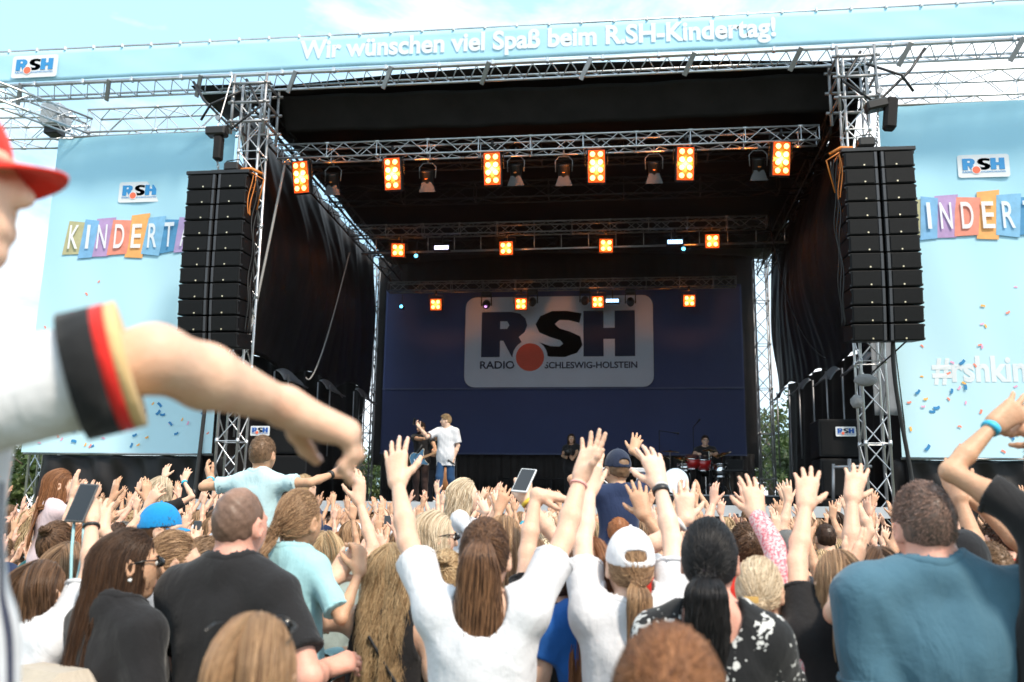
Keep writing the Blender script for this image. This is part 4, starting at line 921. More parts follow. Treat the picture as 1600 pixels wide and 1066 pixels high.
# ================================================================ lamps
BULB = mat('lit_amber_bulb', (1, .6, .2), .4, var=0, emit=(1.0, .50, .15), estr=2.4)
LAMP_GLOW = mat('painted_lamp_glow', (.05, .015, .006), .5, .2, emit=(1.0, .085, .002), estr=.9)  # emission paints the bulbs' orange glow onto the front panel and reflector rings
HOUS = mat('lamp_housing', (.02, .018, .017), .5, .2)
def rotx(a): return np.array(Matrix.Rotation(a, 3, 'X'))
def lamp_proto(rows, cols, pitch, label, group, cat='stage lamp', bulb_r=.054):
    W, H = cols*pitch, rows*pitch
    t = thing('blinder_lamp', label, cat, (0, 0, 0), group)
    m_ = MB(); m_.bbox((-W/2-.03, 0, -H/2-.03), (W/2+.03, .16, H/2+.03), .015); m_.build('housing', HOUS, t); m_ = MB(); m_.bbox((-W/2-.005, -.012, -H/2-.005), (W/2+.005, -.001, H/2+.005), .005); m_.build('glow_panel', LAMP_GLOW, t)  # glowing front panel added to stand in for the halo round the bulbs
    for r_ in range(rows):
        for c_ in range(cols):
            p = ((c_-(cols-1)/2)*pitch, -.02, (r_-(rows-1)/2)*pitch)
            mb = MB(); mb.lathe([(bulb_r*1.22, 0), (bulb_r*1.15, .02), (bulb_r*.95, .025)], p, (0, -1, 0), 14); rf = mb.build('reflector', LAMP_GLOW, t, True)
            mb = MB(); mb.ball((p[0], p[1]-.022, p[2]), (bulb_r, bulb_r*.45, bulb_r), 14); mb.build('bulb', BULB, rf, True)
    ld = bpy.data.lights.new('lamp_light', 'SPOT'); ld.energy = 330 if rows > 2 else 90; ld.color = (1, .26, .04); ld.shadow_soft_size = .14; ld.spot_size = rad(128); ld.spot_blend = .7; lo = bpy.data.objects.new('lamp_light', ld); COL.objects.link(lo); lo.parent = t; lo.location = (0, -.08, 0); lo.rotation_euler = (rad(90), 0, 0)
    y = MB(); y.path([(-W/2-.07, .08, 0), (-W/2-.07, .08, H/2+.13), (W/2+.07, .08, H/2+.13), (W/2+.07, .08, 0)], .012, 5); y.tube((0, .08, H/2+.13), (0, .08, H/2+.27), .03, 8); y.build('yoke', BLK_M, t, True)
    return t
ORD = ['leftmost', 'second from the left', 'third from the left', 'fourth from the left', 'fifth from the left', 'rightmost']
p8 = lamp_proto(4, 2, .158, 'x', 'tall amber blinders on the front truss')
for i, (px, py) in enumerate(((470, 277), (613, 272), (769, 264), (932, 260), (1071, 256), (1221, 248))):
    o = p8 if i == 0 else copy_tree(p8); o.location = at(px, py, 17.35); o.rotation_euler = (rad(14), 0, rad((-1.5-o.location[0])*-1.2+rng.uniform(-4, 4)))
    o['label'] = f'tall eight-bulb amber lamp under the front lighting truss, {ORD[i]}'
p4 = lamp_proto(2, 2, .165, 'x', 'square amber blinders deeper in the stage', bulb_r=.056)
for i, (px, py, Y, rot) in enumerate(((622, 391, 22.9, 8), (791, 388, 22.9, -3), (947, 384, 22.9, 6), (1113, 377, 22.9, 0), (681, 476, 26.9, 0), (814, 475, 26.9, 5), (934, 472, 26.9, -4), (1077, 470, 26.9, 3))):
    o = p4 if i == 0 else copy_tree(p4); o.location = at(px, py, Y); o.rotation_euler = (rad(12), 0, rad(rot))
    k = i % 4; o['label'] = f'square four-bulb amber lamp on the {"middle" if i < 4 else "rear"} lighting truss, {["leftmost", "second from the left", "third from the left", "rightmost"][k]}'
STR = mat('lit_strobe_tube', (.6, .8, 1), .4, var=0, emit=(.35, .62, 1.0), estr=3.0); STRV = mat('lit_violet_strobe', (.7, .7, 1), .4, var=0, emit=(.62, .60, 1.0), estr=3.0)
for px, py, Y, mm, lab in ((690, 387, 22.9, STRV, 'strobe bar glowing violet white on the middle truss, left'), (1055, 378, 22.9, STR, 'strobe bar glowing pale blue on the middle truss, right'), (957, 470, 26.9, STR, 'strobe bar glowing pale blue on the rear truss')):
    c = at(px, py, Y); t = thing('strobe_bar', lab, 'strobe light', c, 'strobe bars')
    MB().bbox(c+[-.22, 0, -.08], c+[.22, .15, .08], .01).build('housing', HOUS, t)
    q = MB()
    for i in range(8): q.box(c+[-.19+.048*i, -.015, -.05], c+[-.155+.048*i, -.002, .05])
    q.build('strobe_lens', mm, t); q = MB(); q.tube(c+[0, .08, .08], c+[0, .08, .35], .02); q.build('clamp', BLK_M, t)
for px, py, Y, col, lab in ((627, 479, 26.8, (.1, .55, .9), 'small spotlight glowing cyan left of the navy backdrop'), (650, 400, 22.9, (.7, .2, .9), 'small spotlight glowing violet under the left end of the middle truss'), (1068, 389, 22.9, (.1, .3, .8), 'small spotlight glowing blue under the right strobe bar')):
    c = at(px, py, Y); t = thing('spotlight', lab, 'stage lamp', c, 'small coloured spotlights')
    q = MB(); q.lathe([(.07, .2), (.08, .1), (.075, 0)], c, (0, 1, 0), 12); q.build('housing', HOUS, t, True)
    q = MB(); q.ball(c+[0, -.005, 0], (.05, .02, .05), 10); q.build('lens', mat(lab[:24], col, .3, var=0, emit=col, estr=4), t, True)
    q = MB(); q.tube(c+[0, .1, .05], c+[0, .1, .4], .015); q.build('clamp', BLK_M, t)
def mover(c):
    t = thing('moving_head', '', 'stage lamp', c, 'moving head lamps on the rear truss'); q = MB()
    q.bbox(c+[-.16, -.1, .16], c+[.16, .12, .30], .03); q.build('base_box', HOUS, t)
    q = MB(); q.path([c+[-.15, .01, -.12], c+[-.15, .01, .17], c+[.15, .01, .17], c+[.15, .01, -.12]], .024, 6); q.build('yoke', BLK_M, t)
    q = MB(); q.lathe([(.03, .16), (.11, .12), (.125, 0), (.10, -.14), (.085, -.17)], c+[0, 0, -.08], (0, .75, .5), 14); q.build('lamp_head', HOUS, t, True)
    return t
LENSV = mat('violet_lens', (.5, .3, .6), .2, var=0, emit=(.6, .25, .7), estr=1.6)
for i, (px, py) in enumerate(((760, 472), (832, 468), (914, 466), (985, 468))):
    t = mover(at(px, py, 26.85)); t['label'] = f'black moving head lamp hanging before the logo, {["leftmost, with a violet lens", "second from the left", "third from the left", "rightmost"][i]}'
    if i == 0: c = at(px, py, 26.85); q = MB(); q.ball(c+[0, -.14, -.165], (.05, .02, .05), 10); q.build('lens', LENSV, t, True)
FLAP = mat('barn_door_grey', (.10, .10, .105), .5, .4)
for i, (px, py, Y) in enumerate(((520, 282, 17.9), (668, 277, 17.9), (806, 267, 17.9), (881, 267, 17.9), (1022, 263, 17.9), (1185, 258, 17.9))):
    c = at(px, py, Y); t = thing('fresnel_spotlight', f'dark theatre spotlight with grey barn door under the front truss, {ORD[i]}', 'stage lamp', c, 'barn door spotlights on the front truss')
    R = rotx(rad(-62)); q = MB(); q.lathe([(.05, .20), (.12, .17), (.13, -.10), (.145, -.14)], c, R@np.array([0, 1, 0]), 16); q.build('housing', HOUS, t, True)
    q = MB(); q.path([c+[-.17, 0, -.02], c+[-.18, 0, .22], c+[-.10, 0, .31], c+[.10, 0, .31], c+[.18, 0, .22], c+[.17, 0, -.02]], .012, 5); q.tube(c+[0, 0, .31], c+[0, -.05, .5], .022, 6); q.build('yoke', ALU_D, t, True)
    f0 = c+[0, -.05, -.13]
    q = MB(); q.prism([(-.10, 0), (.10, 0), (.18, -.20), (-.18, -.20)], (f0, X_, np.array([0, -.28, 1.0])), .008); q.build('barn_door', FLAP, t)
    q = MB(); q.prism([(-.10, 0), (.10, 0), (.16, -.16), (-.16, -.16)], (f0+[0, .2, .03], X_, np.array([0, .55, .9])), .008); q.build('barn_door', FLAP, t)
    q = MB(); q.ball(c+[-.0, -.13, -.09], (.035, .01, .015), 8); q.build('colour_tag', ORANGE_C, t)

# ================================================================ speaker hangs
STUD = mat('brass_badge', (.75, .62, .42), .3, .8)
def pa_hang(xc, yc, ztop, side, lab):
    t = thing('speaker_hang', lab, 'loudspeakers', (xc, yc, ztop-3.25), 'line array hangs')
    BW, BH, n = .54, .288, 11
    for cidx in (0, 1):
        x = xc+(-1 if cidx == 0 else 1)*(BW/2+.018); z = ztop; y = yc; tilt = 0.0
        for k in range(n):
            tilt = -.02*k if k < 8 else -.16-.03*(k-7)     # cabinets splay downwards
            R = rotx(-tilt*.55); c = np.array([x, y+.012*max(0, k-6)**1.5, z-BH/2])
            q = MB(); q.bbox((c[0]-BW/2, c[1]-.02, c[2]-BH/2+.007), (c[0]+BW/2, c[1]+.62, c[2]+BH/2-.007), .012, R=R, c=c); cab = q.build('speaker_cabinet', CAB, t)
            q = MB(); q.bbox((c[0]-BW/2+(.02 if cidx == 0 else .075), c[1]-.035, c[2]-BH/2+.025), (c[0]+BW/2-(.075 if cidx == 0 else .02), c[1]-.019, c[2]+BH/2-.02), .006, R=R, c=c); q.build('grille', GRILL, cab)
            q = MB(); e = .07 if cidx == 0 else -.03
            bp = c+R@np.array([e*.6, -.036, -BH/2+.045]); q.lathe([(.016, 0), (.014, .008)], bp, R@np.array([0, -1, 0]), 10); q.build('badge', STUD, cab)
            q = MB(); xs = c[0]+(-1 if cidx == 0 else 1)*BW/2
            for dz in (-BH/2+.02, BH/2-.05): q.bbox((xs-.018, c[1]+.0, c[2]+dz), (xs+.018, c[1]+.05, c[2]+dz+.035), .004, R=R, c=c)
            q.build('rigging_pin', BLK_M, cab); xs = c[0]+(1 if cidx == 0 else -1)*(BW/2-.036); q = MB(); q.bbox((xs-.022, c[1]-.034, c[2]-BH/2+.012), (xs+.022, c[1]-.0185, c[2]+BH/2-.012), .006, R=R, c=c); q.build('rigging_rail', mat('rail_grey', (.055, .055, .06), .4, .3), cab); z -= BH+.005
    q = MB(); q.bbox((xc-.60, yc-.03, ztop+.004), (xc+.60, yc+.55, ztop+.075), .01); q.build('fly_bar', BLK_M, t)
    q = MB(); q.path([(xc-.3, yc+.25, ztop+.08), (xc-.25, yc+.25, ztop+.16), (xc+.25, yc+.25, ztop+.16), (xc+.3, yc+.25, ztop+.08)], .03, 6); q.build('lifting_bracket', BLK_M, t)
    s = 1 if side == 'left' else -1
    q = MB()
    for j in range(5):
        zz = np.linspace(ztop+.02, ztop-(2.9 if j > 1 else .75), 34); r_ = np.random.default_rng(j+(9 if s > 0 else 0)); ph = r_.uniform(0, 6)
        q.path(np.stack([xc+s*(.60+.025*np.sin(zz*6+ph)+.012*j), yc+.1+.08*j+.03*np.cos(zz*5+ph), zz], -1), .010, 5, m=0 if j < 2 else 1)
    q.build('cable_loom', [ORANGE_C, RUB], t, True)
    q = MB(); q.path([(xc+s*.72, yc+.3, ztop+.1), (xc+s*.55, yc+.2, ztop+.17), (xc+s*.35, yc+.2, ztop+.16)], .03, 6); q.path([(xc+s*.60, yc+.1, ztop+.05), (xc+s*.8, yc+.2, ztop-.05), (xc+s*.66, yc+.3, ztop-.6)], .014, 5); q.build('orange_loop', ORANGE_C, t, True)
    return t
pa_hang(-7.30, 15.0, 7.72, 'left', 'left hang of black line array speakers, two columns of eleven cabinets')
pa_hang(4.30, 15.0, 7.74, 'right', 'right hang of black line array speakers, two columns of eleven cabinets')
def hoist(xc, ztop, side, lab, px):
    c = at(*px, 15.25); t = thing('chain_hoist', lab, 'chain hoist', (c[0], c[1], c[2]), 'chain hoists')
    if side == 'left':
        q = MB(); q.bbox(c+[-.19, -.12, -.07], c+[.19, .12, .10], .03); q.lathe([(.085, -.2), (.09, .2)], c+[0, 0, .05], (1, 0, 0), 12); q.build('motor', HOUS, t)
        q = MB(); q.bbox(c+[-.02, -.09, -.55], c+[.13, .09, -.07], .03); q.build('chain_bag', BLK_F, t)
    else:
        q = MB(); q.bbox(c+[-.25, -.12, -.05], c+[.12, .12, .12], .03, R=Matrix.Rotation(-.2, 3, 'Y')); q.build('motor', HOUS, t)
        q = MB(); q.bbox(c+[.05, -.11, -.42], c+[.25, .11, .16], .04, R=Matrix.Rotation(.12, 3, 'Y')); q.build('chain_bag', BLK_F, t)
    q = MB(); n = 16; z0 = c[2]-.06; z1 = ztop+.12
    for i in range(n):
        z = z0+(z1-z0)*i/(n-1); x = c[0]-.05+(xc-c[0]+.05)*i/(n-1)*.6; a = (i % 2)*math.pi/2
        P_ = [(x+.022*math.cos(b)*math.cos(a), 15.25+.022*math.cos(b)*math.sin(a), z+.036*math.sin(b)) for b in np.linspace(0, 2*math.pi, 9)]; q.path(P_, .007, 5)
    q.build('chain', ALU_D, t, True)
    q = MB(); q.tube(c+[0, 0, .1], (c[0]+.05, 15.6, 9.98), .013, 6); q.lathe([(.05, -.02), (.05, .02)], c+[0, 0, .3], (0, 1, 0), 10); q.build('hook_chain', ALU_D, t)
hoist(-7.30, 7.72, 'left', 'black chain hoist with a hanging chain above the left speaker hang', (339, 208))
hoist(4.30, 7.74, 'right', 'black chain hoist with a tilted bag above the right speaker hang', (1376, 168))
for px, lab in (((365, 262), 'black lamp with a cable loop sitting on the left speaker hang'), ((1352, 224), 'black lamp with a cable loop sitting on the right speaker hang')):
    c = at(*px, 15.3); t = thing('floodlight', lab, 'stage lamp', c, 'lamps on the speaker hangs')
    q = MB(); q.bbox(c+[-.14, -.14, -.10], c+[.14, .14, .07], .03); q.build('housing', HOUS, t)
    q = MB(); q.path([c+[-.15, 0, -.03], c+[-.14, 0, .13], c+[.10, 0, .16], c+[.2, 0, 0], c+[.16, 0, -.12]], .012, 5); q.build('cable_loop', RUB, t, True)

# ================================================================ side screens
CONF = [mat('confetti_blue', lin('#2f7fb4'), .7), mat('confetti_coral', lin('#ee8a74'), .7), mat('confetti_pink', lin('#e8a6c4'), .7), mat('confetti_orange', lin('#f3b055'), .7)]
TILES = [('K', '#b9b48c'), ('I', '#7fb4dc'), ('N', '#b99ac8'), ('D', '#ea9480'), ('E', '#f2b26c'), ('R', '#86bde0'), ('T', '#5599c6'), ('A', '#b7a2d0'), ('G', '#e58aa8')]
def screen_mat():
    M = mat('screen_print', lin('#a9dff3'), .75, var=.04, scale=.7, trans=.3, bump=.12, bscale=2.5)
    t = M.node_tree; l = t.links.new; b = t.nodes['Principled BSDF']; tcn = [n for n in t.nodes if n.type == 'TEX_COORD'][0]
    sx = N(t, 'ShaderNodeSeparateXYZ'); l(tcn.outputs['Object'], sx.inputs[0]); mr = N(t, 'ShaderNodeMapRange'); mr.inputs['From Min'].default_value = 1.5; mr.inputs['From Max'].default_value = 6.8; l(sx.outputs['Z'], mr.inputs[0])
    mxr = N(t, 'ShaderNodeMixRGB'); mxr.inputs[1].default_value = (*lin('#d2f0f8'), 1); mxr.inputs[2].default_value = (*lin('#aedff0'), 1); l(mr.outputs[0], mxr.inputs[0])
    l(mxr.outputs[0], b.inputs['Base Color']); tr_ = [n for n in t.nodes if n.type == 'BSDF_TRANSLUCENT'][0]; l(mxr.outputs[0], tr_.inputs[0]); return M
SCR = screen_mat()
def side_screen(x0, x1, lab, seed, side):
    t = thing('side_screen', lab, 'banner', ((x0+x1)/2, 17, 2.78), 'printed screens beside the stage'); z0, z1 = 2.78, 9.47
    W_ = lambda u, v: wavy(u, v, .022, 2.2, seed)+.03*np.sin(v*9+u*3)*u*(1-u)*4
    def ride(mb, off):
        for k in range(len(mb.v)): V = mb.v[k]; V[:, 1] = 17+W_((V[:, 0]-x0)/(x1-x0), (V[:, 2]-z0)/(z1-z0))+(V[:, 1]-yf)-off
        return mb
    CL = MB(); CL.sheet(lambda u, v: (x0+(x1-x0)*u, 17+W_(u, v), z0+(z1-z0)*v), 60, 90, thick=.006)
    yf = 16.90; xl = x0+(1.50 if side == 'left' else 1.36); wl = .92; fx = lambda x, z: np.array([x, yf, z])
    logo(t, fx(xl, 7.98)+Y_*(.085+float(W_(np.array((xl+.46-x0)/(x1-x0)), np.array((8.2-z0)/(z1-z0))))), wl, .006, (WHITE, LBLUE, RED))
    # letter tiles
    x = x0+(.44 if side == 'left' else .26); r_ = np.random.default_rng(3)
    L_ = MB()
    for i, (ch, c) in enumerate(TILES):
        wd = .415 if ch != 'I' else .30; wd += r_.uniform(-.02, .03); zt = 7.62+r_.uniform(-.05, .08); zb_ = 6.85+r_.uniform(-.10, .04)
        q = MB(); q.prism([(0-.03, zb_), (wd*.9, zb_+r_.uniform(-.06, .06)), (wd+.05, zt+r_.uniform(-.05, .05)), (.04, zt)], ((x, yf-.004*(i % 2), 0), X_, Z_), .003); ride(q, .022).build('letter_tile', mat('tile_'+c, lin(c), .7, trans=.2), t)
        V, f = text_mesh(ch, .012); lo = V.min(0); e = V.max(0)-lo; lw_ = .215 if ch != 'I' else .07
        put_text(L_, ch, (x+(wd-lw_)/2, yf, 6.98), X_, Z_, w=lw_, h=.52, bold=.0 if ch == 'I' else .012); x += wd-.05
    ride(L_, .06).build('tile_lettering', WHITE, t)
    q = MB(); put_text(q, '#rshkindertag', fx(x0+.62, 3.98), X_, Z_, h=.62, w=3.0, bold=.032); ride(q, .007).build('hashtag_lettering', WHITE, t)
    r_ = np.random.default_rng(seed); q = MB()
    for i in range(80):
        px_, pz = r_.uniform(x0+.1, x1-.1), z0+.1+abs(r_.normal(0, 1.55))
        if pz > 6.4: continue
        a = r_.uniform(0, 3.1); ci = r_.choice(4, p=[.32, .26, .2, .22]); s = (.050 if ci == 0 else .034)*r_.uniform(.8, 1.2)
        u = np.array([math.cos(a), 0, math.sin(a)]); v = np.array([-math.sin(a), 0, math.cos(a)]); k = r_.uniform(.1, .3)
        q.prism([(-s, -s*.5), (0, -s*.5-s*k), (s, -s*.5), (s, s*.4), (0, s*.4-s*k), (-s, s*.4)], (fx(px_, pz)-Y_*.006*(1+i % 3), u, v), .002, m=int(ci)+1)
    ride(q, .003); CL.v += q.v; CL.f += [tuple(i+CL.n for i in f_) for f_ in q.f]; CL.m += q.m; CL.n += q.n; CL.build('screen_cloth', [SCR]+CONF, t, False)
    for z_ in (z1+.03, z0-.02): q = MB(); q.tube((x0, 17.05, z_), (x1, 17.05, z_), .025); q.build('screen_rail', ALU_D, t)
side_screen(-11.93, -7.95, 'left blue printed screen with coloured letter tiles and confetti, partly behind the speakers', 11, 'left')
side_screen(4.93, 8.95, 'right blue printed screen with letter tiles, confetti and a white hashtag', 23, 'right')
for x0, x1, lab, s in ((-11.6, -7.5, 'left', 5), (4.75, 8.95, 'right', 6)):
    def f(u, v, s=s, x0=x0, x1=x1):
        return x0+(x1-x0)*u, 17.15+.10*np.sin(u*7+v*5+s)*(1-v)+.05*np.sin(u*23-v*9+s)+.03*np.sin(u*50+v*16), .02+2.72*v
    m_ = MB(); m_.sheet(f, 160, 40, thick=.01); tag(m_.build('screen_skirt', BLK_G, smooth=True), f'black glossy tarpaulin skirt under the {lab} blue screen', 'tarpaulin', 'skirts under the screens')
# wing trusses above the screens
for x0, x1, sd_, z in ((-11.35, -7.7, 'left', 9.86), (4.75, 9.2, 'right', 9.90)):
    truss('wing_truss', f'silver truss spanning above the {sd_} blue screen', (x0, 17.3, z), (x1, 17.3, z), .5, .52, group='trusses above the screens', step=.52, r=.024, rb=.012)
truss('corner_truss', 'short silver truss from the left post up to the front roof truss', (-11.4, 17.2, 9.75), (-12.9, 15.2, 9.95), .36, .36, step=.4)
truss('outrigger_truss', 'silver truss leaving the left post towards the picture edge', (-11.6, 17.3, 9.72), (-14.6, 17.3, 9.80), .5, .5, step=.52)
truss('corner_truss', 'short silver truss from the right screen post up to the front roof truss', (8.6, 17.2, 9.75), (9.4, 15.6, 9.95), .36, .36, step=.4)
c = at(88, 184, 17.1); t = thing('post_sleeve', 'square grey sleeve block on the left truss post', 'rigging block', c)
MB().bbox(c+[-.22, -.25, -.24], c+[.22, .25, .24], .02).build('sleeve_plate', mat('grey_plate', (.42, .44, .46), .5, .4), t); MB().bbox(c+[-.16, -.16, -.42], c+[.16, .16, -.24], .02).build('sleeve_collar', BLK_M, t)
# pale sheet and stray bars behind the right tower
m_ = MB(); m_.sheet(lambda u, v: (4.45+.42*u, 16.75+.03*np.sin(u*9), 3.5+1.55*v), 12, 12, thick=.006); tag(m_.build('translucent_sheet', TARPW, smooth=True), 'narrow grey white sheet behind the right corner tower', 'sheet')
cable('hanging_cable', 'thick black cable hanging from the right speakers down the edge of the right screen', [at(1396, 528, 15.4), at(1402, 620, 15.6), at(1420, 720, 15.8), at(1424, 760, 15.8)], .035, RUB)
cable('guy_strap', 'thin black strap slanting from the right speakers to the tower', [at(1420, 530, 15.3), at(1385, 562, 15.8), at(1360, 585, 16)], .014, RUB)
cable('hanging_cable', 'thick black cable hanging below the left speakers beside the left tower', [at(330, 540, 15.3), at(322, 620, 15.4), at(308, 740, 15.5), at(304, 765, 15.5)], .035, RUB)
cable('guy_strap', 'thin black strap slanting from the left speakers', [at(303, 542, 15.2), at(318, 556, 15.3), at(340, 575, 15.6)], .014, RUB)
# fluffy microphones on the right tower
FLUFF = mat('grey_fur', (.22, .22, .22), .95, bump=.9, bscale=160, sheen=.5)
for px, s, lab in (((1352, 594), (.19, .10, .10), 'long grey fluffy windshield microphone clamped on the right tower'), ((1339, 628), (.105, .10, .11), 'round grey fluffy windshield microphone hanging lower on the right tower')):
    c = at(*px, 15.75); t = thing('fluffy_microphone', lab, 'microphone', c, 'fluffy microphones'); q = MB(); q.ball(c, s, 18)
    V = q.v[0]; V += rng.normal(0, .007, V.shape); q.build('windshield', FLUFF, t, True); q = MB(); q.path([c, c+[.06, .15, .02], c+[.12, .35, .1]], .012, 6); q.build('mounting_arm', BLK_M, t, True)

# ================================================================ speaker stacks on the stage wings
def stack(xc, y, side, px_sign):
    t = thing('speaker_stack', f'stack of tall black bass speakers in the {side} wing with a small radio sign', 'loudspeakers', (xc, y, DECK_Z), 'bass stacks in the wings')
    for k in range(3):
        z = 1.35+k*.72; q = MB(); q.bbox((xc-.42, y, z), (xc+.42, y+.8, z+.70), .02); cb = q.build('speaker_cabinet', CAB, t)
        q = MB(); q.bbox((xc-.38, y-.016, z+.04), (xc+.38, y-.001, z+.66), .01); q.build('grille', GRILL, cb)
    return t
s1 = stack(4.0, 17.3, 'right', 0); o = at(1306, 682, 17.25); logo(s1, o, at(1338, 682, 17.25)[0]-o[0], .006, (WHITE, mat('sign_blue', lin('#1d55a5'), .6), RED))
s2 = stack(-6.55, 17.3, 'left', 0); o = at(391, 681, 17.25); logo(s2, o, at(421, 681, 17.25)[0]-o[0], .006, (WHITE, mat('sign_blue', lin('#1d55a5'), .6), RED))
def rail(x0, x1, y, lab, z=DECK_Z, h=1.0):
    t = thing('guard_rail', lab, 'railing', ((x0+x1)/2, y, z), 'pipe railings on the stage'); q = MB(); q.tube((x0, y, z+h), (x1, y, z+h), .024, 8); q.tube((x0, y, z+h*.5), (x1, y, z+h*.5), .02, 8); q.build('rail_pipe', BLK_M, t, True)
    for x in np.linspace(x0, x1, max(2, int((x1-x0)/1.4)+1)): q = MB(); q.tube((x, y, z), (x, y, z+h+.08), .024, 8); q.build('post', BLK_M, t, True)
rail(-3.6, 1.0, 26.6, 'low black pipe railing across the stage before the charcoal drape', h=.85)
t = thing('guard_rail', 'silver pipe railing with a short post beside the right bass speakers', 'railing', (4.0, 16.6, DECK_Z), 'pipe railings on the stage')
q = MB(); q.tube(at(1300, 730, 16.6), at(1362, 729, 16.6), .03, 8); q.tube(at(1327, 717, 16.6), at(1327, 790, 16.6), .035, 8); q.tube(at(1302, 725, 16.6), at(1302, 790, 16.6), .03, 8); q.build('rail_pipe', ALU_D, t, True)
# drum riser
t = thing('drum_riser', 'low black platform under the drum kit', 'platform', (1.9, 22, DECK_Z)); MB().bbox((.2, 20.6, DECK_Z+.003), (3.6, 23.6, DECK_Z+.30), .02).build('riser_deck', mat('riser_black', (.012, .012, .013), .5), t)
MB().box((.2, 20.56, DECK_Z+.27), (3.6, 20.597, DECK_Z+.30)).build('riser_edge', ALU_D, t)

# ---- thin stage smoke hanging under the roof
q = MB(); q.box((-7.6, 16.9, 2.4), (4.35, 27.95, 9.55)); HZ = bpy.data.materials.new('stage_smoke'); HZ.use_nodes = True; t = HZ.node_tree; t.nodes.remove(t.nodes['Principled BSDF'])
pv = N(t, 'ShaderNodeVolumePrincipled'); pv.inputs['Color'].default_value = (.9, .9, .9, 1); pv.inputs['Density'].default_value = .008; pv.inputs['Anisotropy'].default_value = .75; t.links.new(pv.outputs[0], t.nodes['Material Output'].inputs['Volume'])
tag(q.build('stage_smoke', HZ), None, None, kind='stuff')
# ================================================================ clothes
def pattern_cloth(name, bg, fg, scale, thr, kind='blot'):
    M = cloth(name, bg, var=0); t = M.node_tree; l = t.links.new; b = t.nodes['Principled BSDF']; tcn = [n for n in t.nodes if n.type == 'TEX_COORD'][0]
    mxr = N(t, 'ShaderNodeMixRGB'); mxr.inputs[1].default_value = (*bg, 1); mxr.inputs[2].default_value = (*fg, 1)
    if kind == 'bands':
        sx = N(t, 'ShaderNodeSeparateXYZ'); l(tcn.outputs['Object'], sx.inputs[0]); ml = N(t, 'ShaderNodeMath', operation='MULTIPLY'); ml.inputs[1].default_value = scale; l(sx.outputs['Z'], ml.inputs[0])
        fr = N(t, 'ShaderNodeMath', operation='FRACT'); l(ml.outputs[0], fr.inputs[0]); gt = N(t, 'ShaderNodeMath', operation='GREATER_THAN'); gt.inputs[1].default_value = thr; l(fr.outputs[0], gt.inputs[0])
    elif kind == 'flowers':
        vo = N(t, 'ShaderNodeTexVoronoi', Scale=scale); no = N(t, 'ShaderNodeTexNoise', Scale=scale*2.6, Detail=2.0); l(tcn.outputs['Object'], no.inputs['Vector'])
        mv = N(t, 'ShaderNodeVectorMath', operation='MULTIPLY_ADD'); mv.inputs[1].default_value = (.09, .09, .09); l(no.outputs['Color'], mv.inputs[0]); l(tcn.outputs['Object'], mv.inputs[2]); l(mv.outputs[0], vo.inputs['Vector'])
        w2 = N(t, 'ShaderNodeTexVoronoi', Scale=scale*4.2); l(tcn.outputs['Object'], w2.inputs['Vector']); ad = N(t, 'ShaderNodeMath', operation='MULTIPLY_ADD'); ad.inputs[1].default_value = .35; l(w2.outputs['Distance'], ad.inputs[0]); l(vo.outputs['Distance'], ad.inputs[2])
        gt = N(t, 'ShaderNodeMath', operation='LESS_THAN'); gt.inputs[1].default_value = thr; l(ad.outputs[0], gt.inputs[0])
    else:
        no = N(t, 'ShaderNodeTexNoise', Scale=scale, Detail=3.0); l(tcn.outputs['Object'], no.inputs['Vector']); gt = N(t, 'ShaderNodeMath', operation='GREATER_THAN'); gt.inputs[1].default_value = thr; l(no.outputs[0], gt.inputs[0])
    l(gt.outputs[0], mxr.inputs[0]); l(mxr.outputs[0], b.inputs['Base Color']); return M
WT = cloth('white', (.63, .63, .65)); BT = cloth('black', (.014, .013, .014)); TEAL = cloth('teal', (.060, .135, .185)); MINT = cloth('mint', (.32, .56, .60)); NVY = cloth('navy', (.018, .03, .075))
GREY = cloth('grey', (.42, .44, .48)); JEAN = cloth('jeans', (.035, .065, .13)); DK = cloth('dark_trousers', (.02, .02, .026)); GREEN = cloth('green_skirt', (.015, .11, .075)); BLUE_C = cloth('royal_blue', (.015, .10, .36))
FLOR = pattern_cloth('floral', (.012, .012, .013), (.55, .54, .52), 17.0, .47, 'flowers'); PINKK = pattern_cloth('pink_knit', (.72, .55, .55), (.66, .16, .20), 150, .5); STRB = pattern_cloth('striped', (.72, .72, .72), (.015, .015, .017), 13, .5, 'bands')
CAMO = pattern_cloth('camouflage', (.06, .07, .035), (.17, .14, .08), 14, .5); TQ = cloth('turquoise', (.03, .36, .50)); REDC = cloth('red', (.55, .03, .02)); SAGE = cloth('sage', (.30, .36, .34)); GT_ = cloth('dark_green', (.01, .12, .12)); BEIGE = cloth('beige', (.40, .34, .27))
LEA = mat('black_leather', (.015, .015, .016), .4); GOLD = mat('gold_buckle', (.7, .5, .2), .3, .9); BAND_B = mat('blue_wristband', (.05, .50, .75), .5); BAND_K = mat('black_wristband', (.02, .02, .02), .45); BAND_Y = mat('yellow_wristband', (.75, .50, .05), .5); BAND_W = mat('white_bracelet', (.7, .7, .68), .4)
def W(px, py, d): return at(px, py, d)
HERO = []
def hero(label, px, py, d, floor=True, h=None, dx=0, **kw):
    """a person whose crown stands at the sight line (px,py) at distance d; standing on the ground unless h gives the height"""
    p = at(px, py, d); hh = p[2] if h is None else h
    o = person(label, base=(p[0]+dx, p[1], 0 if h is None else p[2]-h), height=hh/1.008, **kw); HERO.append((o, px, py, d)); return o
UPN = (0, 1, 0)

